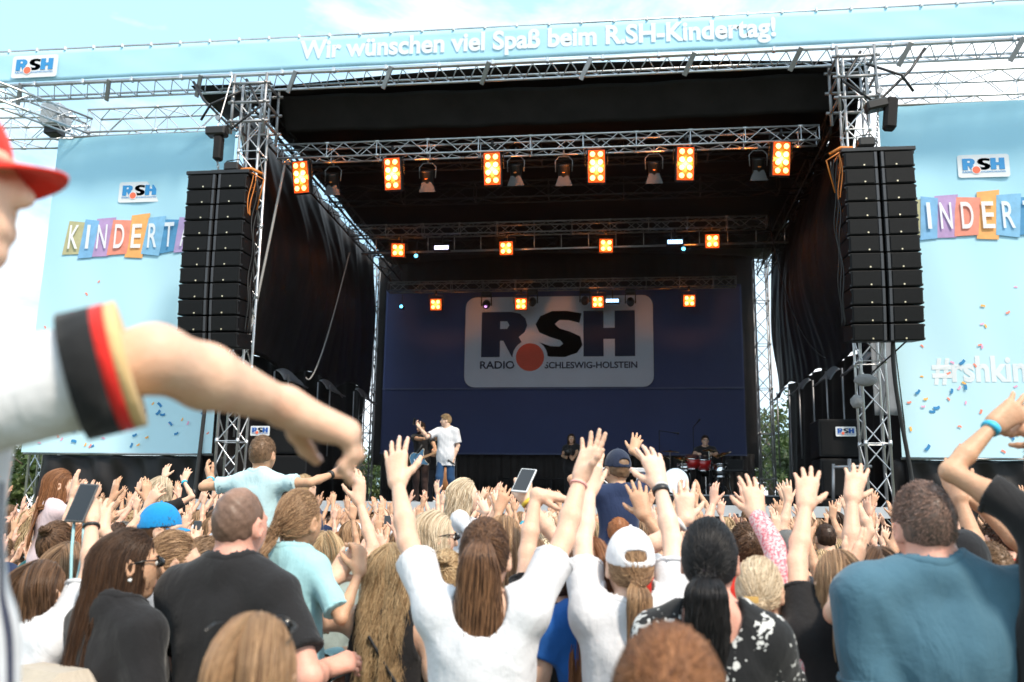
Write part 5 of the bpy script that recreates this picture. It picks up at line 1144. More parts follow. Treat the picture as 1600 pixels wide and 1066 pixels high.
def jersey():
    M = cloth('jersey_white', (.63, .63, .65), var=0); t = M.node_tree; l = t.links.new; b = t.nodes['Principled BSDF']; tcn = [n for n in t.nodes if n.type == 'TEX_COORD'][0]
    sx = N(t, 'ShaderNodeSeparateXYZ'); l(tcn.outputs['Object'], sx.inputs[0])
    def mth(op, a, v=None, c=None):
        n = N(t, 'ShaderNodeMath', operation=op)
        for i, q in enumerate((a, v)):
            if q is None: continue
            if hasattr(q, 'links'): l(q, n.inputs[i])
            else: n.inputs[i].default_value = q
        return n.outputs[0]
    ang = mth('ARCTAN2', mth('MULTIPLY', sx.outputs['Y'], -1.0), sx.outputs['X']); a1 = mth('MULTIPLY', mth('SUBTRACT', ang, -.36), 1/.30)
    on = mth('MULTIPLY', mth('GREATER_THAN', mth('FRACT', a1), .52), mth('MULTIPLY', mth('GREATER_THAN', a1, 0.0), mth('LESS_THAN', a1, 3.0))); on = mth('MULTIPLY', on, mth('LESS_THAN', sx.outputs['Z'], 1.09))
    mxr = N(t, 'ShaderNodeMixRGB'); mxr.inputs[1].default_value = (.63, .63, .65, 1); mxr.inputs[2].default_value = (.02, .025, .06, 1); l(on, mxr.inputs[0]); l(mxr.outputs[0], b.inputs['Base Color']); return M
JERSEY = jersey()
# ---------------------------------------------------------------- nearest row
kid = hero('child in a red cap and white football shirt pointing with an outstretched bare arm', -52, 146, .95, h=1.56, kid=True, slean=-.13, lean=-3, shrug=-.115, yaw=-45, head=(-30, 8, 0), nails='R', tone='fair', vox=.005, legs='stand', sex='m', build_=1.0, aws=1.22,
     arms={'R': dict(w=W(442, 634, 1.16), pole=(.1, -.7, .25), f=W(540, 672, 1.22)-W(442, 634, 1.16), n=(-.35, .1, -.92), curl=.5, spread=.3, curls=(.62, .85, .9, .9), hs=1.12), 'L': 'down'},
     hair=('short', 'brown', .03), hn=500, top=('tee', JERSEY), bottom=('shorts', WT), sleeve=.78, headgear=('cap_plain', cloth('red_cap', (.72, .03, .015)), 0, .088), seed=3)
I = root_info[kid.name]; A, E_, Wr, a_ = I['AR']['R']; d_ = nrm(E_-A); p_ = A+(E_-A)*.78
for k, (c, nm) in enumerate((((.012, .012, .013), 'cuff_black'), ((.60, .02, .015), 'cuff_red'), ((.62, .42, .20), 'cuff_gold'))):
    wd = (.034, .014, .012)[k]; t0 = (-.030, .004+.0, .018)[k]; r_ = .078*I['awu']*I['s']+.010; q = MB()
    q.lathe([(r_-.004, 0), (r_+.003, 0), (r_+.0035, wd), (r_-.004, wd), (r_-.012, wd)], p_+d_*t0, d_, 28); q.build('sleeve_cuff', cloth(nm, c), kid, True)
fz = float(kid.location[2]); t = thing('flight_case', 'black flight case the child in the red cap stands on', 'flight case', (kid.location[0], kid.location[1], 0)); fc = np.array([kid.location[0], kid.location[1], 0]); MB().bbox(fc+[-.35, -.28, .02], fc+[.35, .28, fz], .02).build('case', LEA, t); MB().bbox(fc+[-.36, -.29, fz*.62], fc+[.36, .29, fz*.66], .004).build('lid_edge', ALU, t)

o = hero('child with straight honey hair and sunglasses pushed up, at the bottom picture edge', 392, 980, 1.62, kid=True, yaw=4, hair=('loose', 'honey', .42), hn=5200, ht=.0009, glasses='top', top=('tee', WT), bottom=('trousers', JEAN), vox=.006, arms={'R': 'down', 'L': 'down'}, seed=11, head=(0, -3, 0))
o = hero('child with coppery brown tied hair, blurred at the bottom edge before the floral blouse', 1044, 1000, 1.27, kid=True, yaw=-4, hair=('pony', 'copper', .35), hn=5600, ht=.0009, top=('tee', NVY), bottom=('trousers', JEAN), vox=.006, arms={'R': 'down', 'L': 'down'}, seed=12, gather=(0, -.09, .066), head=(0, 6, 0))

# ---------------------------------------------------------------- second row
w1 = hero('woman with long straight dark brown hair, sunglasses and black t-shirt', 197, 822, 2.80, yaw=-24, head=(-34, 0, 0), tone='tan', hair=('loose', 'dark brown', .50), hn=4600, ht=.0011, glasses='on', top=('tee', BT), bottom=('trousers', JEAN), vox=.006, arms={'R': 'down', 'L': 'hold'}, seed=21, face=True)
I = root_info[w1.name]; q = MB(); q.ball(I['hd'](.083, .0, -.047), .007, 8); q.build('earring', BAND_W, w1, True)
bp = MB(); c_ = I['U'](-.06, -.19, 1.10); bp.bbox(c_-[.15, .085, .19], c_+[.15, .085, .19], .05, R=I['R'], c=c_); tag(bp.build('backpack', BEIGE), 'beige backpack on the back of the woman with long dark brown hair', 'backpack')
m2 = hero('balding man with cropped hair in a black t-shirt, arm around a girl', 372, 757, 2.88, yaw=-6, sex='m', head=(-8, 2, 2), tone='ruddy', hair=('cropped', 'buzz', .006, .985), hn=0, bald=((0, .01, .115), (.05, .085, .06)), top=('tee', BT), bottom=('trousers', JEAN), build_=.98, vox=.006, seed=22, sleeve=.72,
     arms={'R': dict(w=W(506, 1046, 3.0), pole=(.5, -1, -.6), f=(.6, .5, .2), n=(0, .6, -.6), curl=.5, spread=.4), 'L': 'hold'})
g3 = hero('girl with a blond braid and mint t-shirt on the arm of the man in black', 462, 780, 3.2, h=1.28, kid=True, yaw=-8, head=(-12, 0, 4), tone='tan', hair=('braid', 'honey', .26), hn=2800, ht=.0011, gather=(-.034, -.112, -.045), top=('tee', MINT), bottom=('shorts', MINT), vox=.006, seed=23, legs='sit', shoes=True, sleeve=.85,
     arms={'R': dict(w=W(562, 893, 3.2), pole=(.55, -.45, -.8), f=(-.1, .25, 1), n=(-.8, .5, 0), curl=.85, spread=.2, hs=1.15), 'L': 'hold'})
w5 = hero('woman with a long brown ponytail in a white t-shirt, both arms raised wide', 757, 806, 2.76, yaw=2, head=(-2, -2, 0), tone='fair', hair=('pony', 'balayage', .52), hn=5200, ht=.0010, gather=(0, -.088, .062), tail=1.35, top=('tee', WT, 'deep'), bottom=('trousers', JEAN), vox=.0045, nails='LR', seed=25, build_=1.0, sleeve=.74,
     arms={'L': dict(w=W(618, 744, 3.02), pole=(-1, .15, -.55), f=W(612, 660, 3.09)-W(618, 744, 3.02), n=(.15, 1, 0), curl=.10, spread=.9, hs=1.1), 'R': dict(w=W(910, 738, 3.02), pole=(.8, .4, -.5), f=W(940, 668, 3.08)-W(910, 738, 3.02), n=(-.55, -.75, .1), curl=.12, spread=.9, hs=1.08)})
band(w5, 'R', .86, mat('pink_thread', (.75, .35, .32), .6), 'wristband', .006, .002)
m10 = hero('broad man with short grey brown hair in a teal t-shirt', 1508, 749, 2.74, slean=-.185, yaw=2, sex='m', head=(6, 3, -5), tone='ruddy', hair=('short', 'buzz grey', .017), hn=4200, ht=.0009, bald=((0.01, -.06, .125), (.026, .03, .03)), shrug=.028, top=('tee', TEAL, '', .088), bottom=('shorts', BEIGE), build_=1.18, vox=.006, seed=30, sleeve=.8, arms={'R': 'down', 'L': 'down'})

# ---------------------------------------------------------------- third row
g7 = hero('girl in a white baseball cap and white t-shirt with both arms stretched up', 984, 826, 3.02, yaw=4, head=(8, 4, 0), tone='light', hair=('cap_pony', 'honey', .22), hn=2600, ht=.0011, tail=.8, headgear=('cap', cloth('white_cap', (.78, .78, .80))), top=('tee', WT), bottom=('trousers', DK), vox=.005, nails='R', seed=27, sleeve=.7,
     arms={'R': dict(w=W(1029, 742, 3.30), pole=(1, -.2, 0), f=W(1009, 668, 3.34)-W(1029, 742, 3.30), n=(-.3, 1, 0), curl=.22, spread=.8, hs=1.1), 'L': dict(w=W(922, 738, 3.34), pole=(-1, -.2, 0), f=(.1, .1, 1), n=(0, 1, 0), curl=.15, spread=.4)})
band(g7, 'R', .90, LEA, 'wristband', .018, .004); band(g7, 'R', .965, BAND_W, 'bracelet', .006)
strap(g7, [root_info[g7.name]['U'](-.02, -.14, 1.36), root_info[g7.name]['U'](-.06, -.17, 1.2), root_info[g7.name]['U'](-.12, -.17, 1.0)], .03, pattern_cloth('strap_stripe', (.03, .03, .03), (.6, .6, .6), 24, .55, 'bands'), 'bag_strap')
c_ = root_info[g7.name]['U'](-.20, -.16, .93); q = MB(); q.bbox(c_-[.17, .06, .13], c_+[.17, .06, .13], .04); tag(q.build('shoulder_bag', LEA), 'black shoulder bag hanging behind the girl in the white cap', 'bag')
w8 = hero('woman with a black ponytail and black and white floral blouse', 1107, 805, 2.6, yaw=-4, head=(-4, 2, 0), tone='ruddy', hair=('pony', 'black', .27), hn=4600, ht=.0010, gather=(-.005, -.10, -.025), tail=1.15, top=('tee', FLOR, 'deep'), bottom=('trousers', DK), vox=.006, seed=28, sleeve=.5, arms={'R': 'hold', 'L': 'hold'})
w9 = hero('older woman with a pale blond bun and pink patterned knit, one arm raised', 1186, 866, 2.98, yaw=-12, head=(-14, 6, 0), tone='fair', hair=('bun', 'pale blond', .2), hn=2400, ht=.0011, gather=(.02, -.10, -.02), tail=.85, top=('long', PINKK), bottom=('trousers', JEAN), vox=.0055, seed=29,
     arms={'R': dict(w=W(1180, 800, 3.22), pole=(.9, .1, -.3), f=W(1172, 735, 3.27)-W(1180, 800, 3.22), n=(-.2, 1, 0), curl=.14, spread=.9, hs=1.08), 'L': 'down'})
I = root_info[w9.name]; q = MB(); q.bbox(I['hd'](-.012, -.160, .004)-[.0, .006, .007], I['hd'](.042, -.160, .004)+[0, .006, .007], .004); q.build('hair_clip', mat('amber_clip', (.70, .42, .12), .3), w9)
c_ = I['U'](.10, -.20, 1.02); q = MB(); q.bbox(c_-[.14, .09, .18], c_+[.14, .09, .18], .06, R=I['R'], c=c_); q.path([c_+[.10, .03, .15], c_+[.10, .09, .27], c_+[.04, .13, .40], c_+[.02, .20, .46]], .02, 8); tag(q.build('backpack', TQ), 'turquoise backpack behind the woman in the pink knit', 'backpack')
p11 = hero('person in black on shoulders at the right edge, raised hands and blue wristband', 1660, 668, 2.62, h=1.46, kid=True, yaw=18, tone='tan', hair=('short', 'dark brown', .03), hn=900, ht=.0015, top=('tee', BT), bottom=('shorts', DK), vox=.0055, seed=31, legs='astride', sleeve=.55, build_=1.1,
     arms={'L': dict(w=W(1553, 664, 2.72), pole=(-1, -.2, -.5), f=W(1612, 625, 2.76)-W(1553, 664, 2.72), n=(.1, .9, .3), curl=.14, spread=.7, hs=1.15), 'R': dict(w=W(1640, 690, 2.74), pole=(1, 0, -.3), f=W(1585, 655, 2.8)-W(1640, 690, 2.74), n=(-.3, .9, 0), curl=.1, spread=1)})
band(p11, 'L', .93, BAND_B, 'wristband', .018, .004)
person('adult in a dark top carrying the person at the right edge', base=(p11.location[0]-.02, p11.location[1]+.10, 0), height=1.62, yaw=5, vox=.012, arms={'R': 'down', 'L': 'down'}, hair=('bob', 'dark brown', .1), hn=300, ht=.004, top=('tee', BT), bottom=('trousers', DK))

# ---------------------------------------------------------------- further rows, picked out one by one
def mid(label, px, py, d, **kw):
    k = dict(vox=.0075, hn=1300, ht=.0016, bottom=('trousers', JEAN), arms={'R': 'down', 'L': 'down'}); k.update(kw); return hero(label, px, py, d, **k)
def armw(px, py, d, tx, ty, pole=(1, 0, -.2), n=UPN, dd=.04, **kw): return dict(w=W(px, py, d), pole=pole, f=W(tx, ty, d+dd)-W(px, py, d), n=n, **{**dict(curl=.15, spread=.9, hs=1.1), **kw})
c13 = mid('boy in a pale mint t-shirt on shoulders with both arms spread wide', 409, 690, 5.1, h=1.28, kid=True, sex='m', yaw=-4, tone='tan', hair=('short', 'light brown', .016), hn=2200, ht=.0014, top=('tee', cloth('pale_mint', (.42, .58, .60))), legs='astride', seed=41, vox=.006,
     arms={'L': armw(330, 750, 5.25, 322, 732, (-.4, -1, -.3), (1, .3, 0), curl=.3), 'R': armw(521, 741, 5.2, 560, 738, (.2, -1, -.3), (0, 1, .2))}, bottom=('shorts', NVY))
band(c13, 'L', .9, BAND_B, 'wristband', .016, .004); band(c13, 'R', .88, LEA, 'wristband', .02, .004)
mid('adult carrying the boy in the mint t-shirt', 405, 790, 5.2, sex='m', hair=('short', 'brown', .03), top=('tee', GREY), seed=42, vox=.01)
c14 = mid('child in a navy cap and navy t-shirt on shoulders, both arms raised', 966, 714, 5.5, h=1.26, kid=True, sex='m', yaw=14, head=(16, 0, 0), tone='tan', hair=('short', 'light brown', .015), top=('tee', NVY), bottom=('shorts', GT_), legs='astride', headgear=('cap', cloth('navy_cap', (.018, .025, .05))), seed=43, vox=.0065,
     arms={'L': armw(930, 727, 5.6, 925, 700, (-1, -.3, -.3)), 'R': armw(989, 706, 5.65, 996, 684, (1, -.2, -.2))})
mid('ginger man with close-cropped hair carrying the child in the navy cap', 966, 800, 5.45, sex='m', tone='ruddy', hair=('cropped', 'red', .008), hn=800, top=('tee', GREY), seed=44)
c15 = mid('small child with wavy pale blond hair and white top turned sideways on shoulders', 722, 758, 5.6, h=1.12, kid=True, yaw=-78, tone='light', hair=('wavy', 'pale blond', .16), hn=1400, ht=.0022, top=('tee', WT), bottom=('shorts', WT), legs='astride', seed=45, face=True, arms={'R': armw(760, 800, 5.4, 752, 782, (.3, -.5, -1)), 'L': armw(775, 790, 5.7, 770, 770, (.3, .5, -1))})
mid('adult in grey carrying the small child with wavy blond hair', 712, 835, 5.7, yaw=-20, hair=('bob', 'brown', .12), top=('tee', GREY), seed=46, vox=.01)
w16 = mid('woman with blond bob and sunglasses in black and white stripes', 672, 795, 4.2, yaw=-28, head=(-36, -4, 0), hair=('bob', 'pale blond', .09), hn=1800, ht=.0017, glasses='on', face=True, top=('tee', STRB), seed=47)
mid('blond girl with a messy bun, low between the striped top and the ponytail woman', 697, 868, 3.5, kid=True, hair=('bun', 'blond', .2), hn=1400, ht=.0016, tail=.9, top=('tee', WT), seed=48)
mid('woman with long straight honey hair, half hidden behind the ponytail woman', 786, 803, 3.55, yaw=-4, hair=('loose', 'honey', .44), hn=3000, ht=.0011, top=('tee', BEIGE), seed=49)
g19 = mid('girl with wavy blond hair, black top and green skirt', 612, 846, 3.35, yaw=-2, hair=('wavy', 'blond', .30), hn=4600, ht=.0009, top=('tank', BT), bottom=('skirt', GREEN), seed=50, vox=.0065, arms={'L': armw(520, 905, 3.2, 545, 870, (-1, -.3, -.5)), 'R': 'down'})
c_ = root_info[g19.name]['U'](-.26, -.16, .95); q = MB(); q.bbox(c_-[.14, .08, .18], c_+[.14, .08, .18], .05); q.bbox(c_+[-.10, -.105, -.13], c_+[.10, -.075, .02], .02); tag(q.build('backpack', cloth('dusty_pink', (.55, .17, .24))), 'pink backpack beside the girl in the green skirt', 'backpack')
c_ = root_info[g19.name]['U'](.21, -.10, .93); q = MB(); q.bbox(c_-[.055, .03, .09], c_+[.055, .03, .09], .015); q.path([c_+[0, 0, .09], root_info[g19.name]['U'](.13, -.135, 1.15), root_info[g19.name]['U'](-.04, -.14, 1.40)], .006, 6); tag(q.build('shoulder_bag', LEA), 'small black shoulder bag at the hip of the girl in the green skirt', 'bag')
w20 = mid('woman with a blond ponytail and pale grey top beside the dark-haired woman', 268, 826, 3.15, yaw=-26, head=(-34, 0, 0), hair=('pony', 'honey', .26), hn=2200, ht=.0014, gather=(0, -.10, .0), top=('tank', GREY), seed=51, vox=.0065)
strap(w20, [root_info[w20.name]['U'](.10, -.11, 1.42), root_info[w20.name]['U'](.11, -.15, 1.25), root_info[w20.name]['U'](.10, -.15, 1.0)], .03, BT, 'bag_strap')
mid('child in a bright blue cap with its peak to the right', 247, 796, 4.6, yaw=-70, kid=True, hair=('short', 'brown', .03), headgear=('cap', cloth('bright_blue', (.01, .22, .50))), top=('tee', BEIGE), seed=52)
mid('woman in a turquoise top with wavy light brown bob at the left', 108, 845, 3.3, yaw=8, hair=('bob', 'light brown', .13), hn=1500, ht=.002, top=('tank', TQ), seed=53, arms={'R': armw(160, 830, 3.45, 158, 790, (1, 0, -.4)), 'L': 'down'})
mid('woman with brown tied hair standing at the far left behind the turquoise top', 88, 812, 3.9, hair=('bun', 'brown', .2), tail=.8, top=('tee', BT), seed=54)
w22 = mid('person in a white t-shirt at the left edge filming with a raised phone', 62, 872, 2.85, yaw=-14, hair=('bob', 'brown', .1), top=('tee', WT), seed=55, vox=.006, sleeve=.8, arms={'R': armw(143, 812, 3.05, 140, 775, (.8, -.2, -.9), (-.7, .6, 0), curl=.55, spread=.3, hs=1.1), 'L': 'down'})
band(w22, 'R', .86, LEA, 'bracelet', .01)
phone('black phone held up by the person in white at left', W(128, 786, 3.04), (.04, .45, .89), (0, -1, .4), frame=(.1, .1, .1)); c_ = W(124, 855, 3.06)
q = MB(); q.path([W(116, 815, 3.03), W(112, 860, 3.0), W(110, 930, 2.98), W(112, 985, 2.95)], .005, 6); q.path([W(131, 815, 3.03), W(130, 860, 3.0), W(118, 920, 2.98), W(112, 985, 2.95)], .005, 6); tag(q.build('lanyard', MINT, smooth=True), 'pale mint phone lanyard dangling below the black phone at left', 'lanyard')
mid('girl with a brown low ponytail next to the man in black', 318, 846, 3.6, yaw=-30, head=(-20, 0, 0), kid=True, hair=('pony', 'light brown', .16), gather=(0, -.10, -.03), top=('tee', REDC), seed=56)
mid('girl with a blond half-tied hairdo right of the braid', 508, 838, 3.8, yaw=6, kid=True, hair=('bob', 'blond', .12), hn=1500, ht=.0018, top=('tee', SAGE), seed=57, arms={'R': 'upclose', 'L': 'down'})
mid('woman with long coppery hair, royal blue crop top and black trousers', 924, 836, 3.2, yaw=10, hair=('loose', 'copper', .44), hn=3000, ht=.0011, top=('crop', BLUE_C), bottom=('trousers', DK), seed=58)
mid('bald man with sunglasses strap in a dark shirt right of the pink knit', 1232, 824, 4.1, sex='m', yaw=20, head=(28, 0, 0), tone='ruddy', hair=('cropped', 'grey', .004, .98), hn=300, ht=.0012, glasses='on', top=('tee', DK), seed=59)
mid('man with short brown hair seen above the pink knit', 1166, 814, 4.1, sex='m', hair=('short', 'brown', .03), hn=1300, top=('tee', REDC), seed=60)
mid('person in a plain black cap right of the man in teal', 1504, 830, 3.2, sex='m', yaw=-22, hair=('short', 'dark brown', .02), headgear=('cap_plain', cloth('black_cap', (.012, .012, .014))), top=('tee', NVY), seed=61, tone='ruddy')
mid('woman in black with fair hair, one arm high, left of the man in teal', 1312, 856, 2.95, yaw=8, hair=('loose', 'honey', .3), top=('tee', BT), seed=62, vox=.006, arms={'L': armw(1259, 776, 3.2, 1262, 738, (-1, 0, -.5)), 'R': armw(1326, 898, 3.0, 1352, 848, (.2, -.6, -1), (-.8, .5, .2), curl=.1, spread=.4)})
mid('person behind the man in teal with one long raised arm', 1372, 850, 3.35, hair=('bob', 'brown', .1), top=('tee', GREY), seed=63, vox=.0065, arms={'L': armw(1331, 776, 3.55, 1340, 735, (.3, .2, -1)), 'R': 'down'})
mid('person in grey clapping raised hands before the black tarpaulin at right', 1548, 845, 3.3, yaw=20, hair=('short', 'light brown', .03), top=('tank', GREY), seed=64, vox=.0065, tone='tan', arms={'L': armw(1500, 780, 3.45, 1484, 748, (.9, .2, -.8), (.8, .6, 0), curl=.1, spread=.5), 'R': armw(1530, 790, 3.5, 1500, 752, (1, 0, -.6), (-.8, .5, 0), curl=.1, spread=.5)})
a32 = mid('person in red behind the floral blouse, raised hand with white bracelet', 1082, 860, 3.45, hair=('bob', 'brown', .1), top=('tee', REDC), seed=65, vox=.006, tone='light', arms={'L': armw(1071, 814, 3.5, 1068, 738, (-1, 0, -.3), curl=.08), 'R': 'down'}); band(a32, 'L', .9, BAND_W, 'bracelet', .014, .004)
mid('person hidden behind the white cap with one tanned hand raised', 1002, 868, 3.75, hair=('short', 'brown', .03), top=('tee', BEIGE), seed=66, vox=.0065, tone='tan', arms={'R': armw(1007, 806, 3.8, 990, 745, (1, 0, -.3), curl=.1), 'L': 'down'})
a34 = mid('person with yellow wristband holding up a white phone in mid-crowd', 832, 838, 3.9, hair=('loose', 'light brown', .3), top=('tee', BEIGE), seed=67, vox=.006, arms={'R': armw(822, 782, 4.0, 816, 745, (.8, 0, -.5), (-.2, 1, 0), curl=.6, spread=.3), 'L': 'down'}); band(a34, 'R', .95, BAND_Y, 'wristband', .016, .005); band(a34, 'R', .82, mat('brown_bracelet', (.15, .07, .04), .5), 'bracelet', .010)
phone('white phone tilted in the raised hand with the yellow wristband', W(819, 751, 3.98), (.25, .75, .75), (-.2, -1, .6), frame=(.8, .8, .8))
mid('person right of the white phone with one hand drooping to the right', 878, 852, 3.25, hair=('short', 'brown', .03), top=('tee', BT), seed=68, vox=.006, arms={'L': armw(838, 766, 3.42, 876, 770, (-.2, -.2, -1), (0, .3, -1), curl=.12, spread=.3), 'R': 'down'})

# ---------------------------------------------------------------- on the stage
def onstage(label, px, pyfeet, pyhead, d, h, z=DECK_Z, **kw):
    p = at(px, 700, d); k = dict(vox=.008, hn=700, ht=.003); k.update(kw); o = person(label, base=(p[0], p[1], z), height=h, **k); HERO.append((o, px, pyhead, d)); return o
SD = 18.6
sg = onstage('blond singer in an oversized white t-shirt and jeans taking a selfie on stage', 697, 780, 650, SD, 1.83, sex='m', yaw=168, head=(-64, 0, 0), tone='light', face=True, hair=('short', 'blond', .05), hn=1400, top=('big', WT), bottom=('trousers', cloth('blue_jeans', (.02, .06, .14))), legs='walk', seed=71, comb=(.1, .6, -.1),
     arms={'R': dict(w=at(655, 668, SD-.25), pole=(0, 0, -1), f=(-.55, -.1, .85), n=(.7, -.5, 0), curl=.6, spread=.3), 'L': dict(w=at(709, 716, SD-.05), pole=(1, .3, 0), f=(-.1, 0, -1), n=(-1, 0, 0), curl=.6, spread=.2)})
phone('dark phone in the singer\'s outstretched hand on stage', at(647, 659, SD-.27), (.15, 0, 1), (.9, -.3, .1), frame=(.03, .03, .03), group='phones on the stage')
I = root_info[sg.name]; q = MB(); c_ = at(707, 722, SD-.1); q.tube(c_+[-.06, -.02, .02], c_+[.05, .0, -.05], .018, 8, r2=.014); q.ball(c_+[-.075, -.025, .03], .028, 10); tag(q.build('microphone', mat('mic_black', (.03, .03, .03), .4), smooth=True), 'hand microphone held low by the blond singer', 'microphone')
GD = 19.6
gt = onstage('bearded guitarist in a black t-shirt and brown trousers behind the singer', 659, 775, 673, GD, 1.78, sex='m', yaw=172, head=(-30, -12, 0), tone='tan', face='beard', hair=('short', 'dark brown', .035), top=('tee', BT), bottom=('trousers', cloth('brown_trousers', (.055, .032, .028))), seed=72,
     arms={'R': dict(w=at(664, 686, GD-.42), pole=(-1, 0, -.6), f=(.7, -.2, .5), n=(.3, .8, -.2), curl=.7, spread=.3), 'L': dict(w=at(683, 716, GD-.40), pole=(1, .2, -.6), f=(-.4, -.2, .4), n=(0, 1, .2), curl=.6, spread=.3)})
gc = at(656, 718, GD-.30); gtr = thing('electric_guitar', 'blue semi-hollow electric guitar hanging on the bearded guitarist', 'guitar', gc)
ux = nrm(np.array([.92, -.08, .34])); un = nrm(np.array([0, -1.0, .12])); un = nrm(un-ux*un.dot(ux)); uy = np.cross(un, ux)
def gpt(x, y, z=0): return gc+ux*x+uy*y+un*z
body = [(-.21, .02), (-.205, .10), (-.16, .165), (-.09, .185), (-.03, .155), (.01, .125), (.05, .135), (.10, .165), (.155, .19), (.165, .165), (.13, .11), (.115, .05), (.115, -.05), (.13, -.11), (.165, -.16), (.15, -.19), (.10, -.165), (.05, -.135), (.01, -.125), (-.03, -.155), (-.09, -.185), (-.16, -.165), (-.205, -.10)]
q = MB(); q.prism(body, (gpt(0, 0, 0), ux, uy), .042); q.build('body', mat('guitar_edge', (.55, .52, .45), .3), gtr)
q = MB(); q.prism([(x*.95, y*.95) for x, y in body], (gpt(0, 0, .043), ux, uy), .003); q.build('top_plate', mat('guitar_blue', (.02, .10, .20), .15, coat=.5), gtr)
q = MB(); q.bbox((-.02, -.027, 0), (.55, .027, .02), .006); q.v[0] = gc+q.v[0]@np.array([ux, uy, un])+un*.048; q.build('neck', mat('maple', (.35, .20, .10), .4), gtr)
q = MB(); q.prism([(.55, -.03), (.57, -.045), (.70, -.038), (.72, 0), (.70, .038), (.57, .045), (.55, .03)], (gpt(0, 0, .05), ux, uy), .015); q.build('headstock', mat('head_black', (.02, .02, .02), .3), gtr)
for x in (-.03, .04): q = MB(); q.bbox((x-.018, -.035, .046), (x+.018, .035, .062), .004); q.v[0] = gc+q.v[0]@np.array([ux, uy, un]); q.build('pickup', ALU, gtr)
q = MB(); q.bbox((-.115, -.04, .046), (-.09, .04, .062), .004); q.v[0] = gc+q.v[0]@np.array([ux, uy, un]); q.build('bridge', ALU, gtr)
for y in (-.11, .11): q = MB(); q.path([gpt(-.08, y-.03, .048), gpt(-.05, y-.01, .048), gpt(-.02, y+.01, .048), gpt(.01, y+.03, .048)], .006, 5); q.build('sound_hole', BAND_K, gtr)
strap(gt, [gpt(-.2, .03, 0), at(656, 700, GD-.16), at(666, 690, GD-.05)], .05, LEA, 'guitar_strap')
onstage('bass player in black mostly hidden behind the singer', 681, 775, 682, 21.2, 1.78, sex='m', yaw=185, tone='tan', face=True, hair=('short', 'dark brown', .03), hn=300, top=('tee', BT), bottom=('trousers', DK), arms={'R': 'hold', 'L': 'hold'}, vox=.012, seed=73)
cmw = onstage('camera operator with long dark curly hair all in black, camera on the shoulder', 893, 770, 698, 21.5, 1.70, yaw=165, head=(18, 0, 0), tone='tan', face=True, hair=('wavy', 'dark brown', .34), hn=800, top=('tee', BT), bottom=('trousers', BT), seed=74,
     arms={'R': dict(w=at(885, 716, 21.15), pole=(-1, 0, -1), f=(.1, -.4, .9), n=(.6, .6, 0), curl=.6, spread=.3), 'L': dict(w=at(893, 722, 21.0), pole=(.5, 0, -1), f=(-.5, -.1, .8), n=(0, 1, .5), curl=.5, spread=.3)})
vc = at(888, 707, 21.15); t = thing('video_camera', 'black shoulder video camera of the operator on stage', 'video camera', vc); q = MB(); q.bbox(vc+[-.08, -.1, -.08], vc+[.10, .3, .10], .02); q.build('camera_body', HOUS, t)
q = MB(); q.lathe([(.05, 0), (.055, .12), (.07, .14), (.075, .22)], vc+[0, -.1, 0], (0, -1, 0), 14); q.build('camera_lens', HOUS, t, True); q = MB(); q.path([vc+[0, -.05, .1], vc+[0, 0, .17], vc+[0, .2, .17], vc+[0, .25, .1]], .014, 6); q.build('top_handle', BLK_M, t, True)
dm = onstage('drummer in black with glasses seated behind the drum kit', 1102, 770, 682, 22.3, 1.80, z=DECK_Z-.06, sex='m', yaw=172, head=(14, 0, 0), tone='fair', face=True, hair=('short', 'dark brown', .045), glasses='clear', top=('tee', BT), bottom=('trousers', DK), legs='sit', seed=75,
     arms={'R': dict(w=at(1090, 709, 21.85), pole=(-1, 0, -1), f=(.3, -.8, 0), n=(0, 0, -1), curl=.9, spread=.1), 'L': dict(w=at(1112, 709, 21.85), pole=(1, 0, -1), f=(-.3, -.8, 0), n=(0, 0, -1), curl=.9, spread=.1)})
# ---- drum kit
RZ = DECK_Z+.303
kx, ky = at(1088, 740, 21.6)[:2]; kit = thing('drum_kit', 'red and chrome drum kit with a white bass drum head on the riser', 'drum kit', (kx, ky, RZ))
RS = mat('red_sparkle', (.42, .015, .015), .2, coat=.6); CHR = mat('chrome', (.75, .75, .76), .12, 1.0, var=0); HEADW = mat('drum_skin', (.62, .66, .70), .5, var=.05); CYM = mat('bronze', (.55, .38, .14), .25, 1.0)
def drum(c, r, h, ax=(0, 0, 1), shell=RS, name='tom'):
    ax = nrm(ax); c = np.array(c); q = MB(); q.lathe([(r, -h/2), (r, h/2)], c, ax, 22); d = q.build(name, shell, kit, True)
    q = MB(); q.lathe([(r*.97, h/2-.002), (r*.9, h/2+.002), (0.0, h/2+.003)], c, ax, 22); q.build('drum_head', HEADW, d, True)
    for s_ in (-1, 1): q = MB(); q.lathe([(r*1.0, s_*h/2-.012), (r*1.05, s_*h/2-.012), (r*1.05, s_*h/2+.012), (r*.97, s_*h/2+.012)], c, ax, 22); q.build('hoop', CHR, d, True)
    return d
bc = at(1056, 746, 21.0); bc[2] = RZ+.30; drum(bc+[0, .22, 0], .285, .42, (0, -1, 0), mat('bass_shell', (.05, .03, .03), .3), 'bass_drum')
q = MB()
for a in (-1, 1): q.tube(bc+[a*.26, .0, -.1], bc+[a*.36, -.1, -.30], .012)
q.build('spur', CHR, kit)
drum(at(1082, 722, 21.4), .165, .24, (0, -.35, .94)); drum(at(1099, 724, 21.5), .175, .26, (0, -.35, .94))
sn = at(1070, 731, 21.5); drum(sn, .18, .16, (0, 0, 1), CHR, 'snare_drum'); ft = at(1126, 736, 21.7); drum(ft, .20, .30, (0, 0, 1), CHR, 'floor_tom')
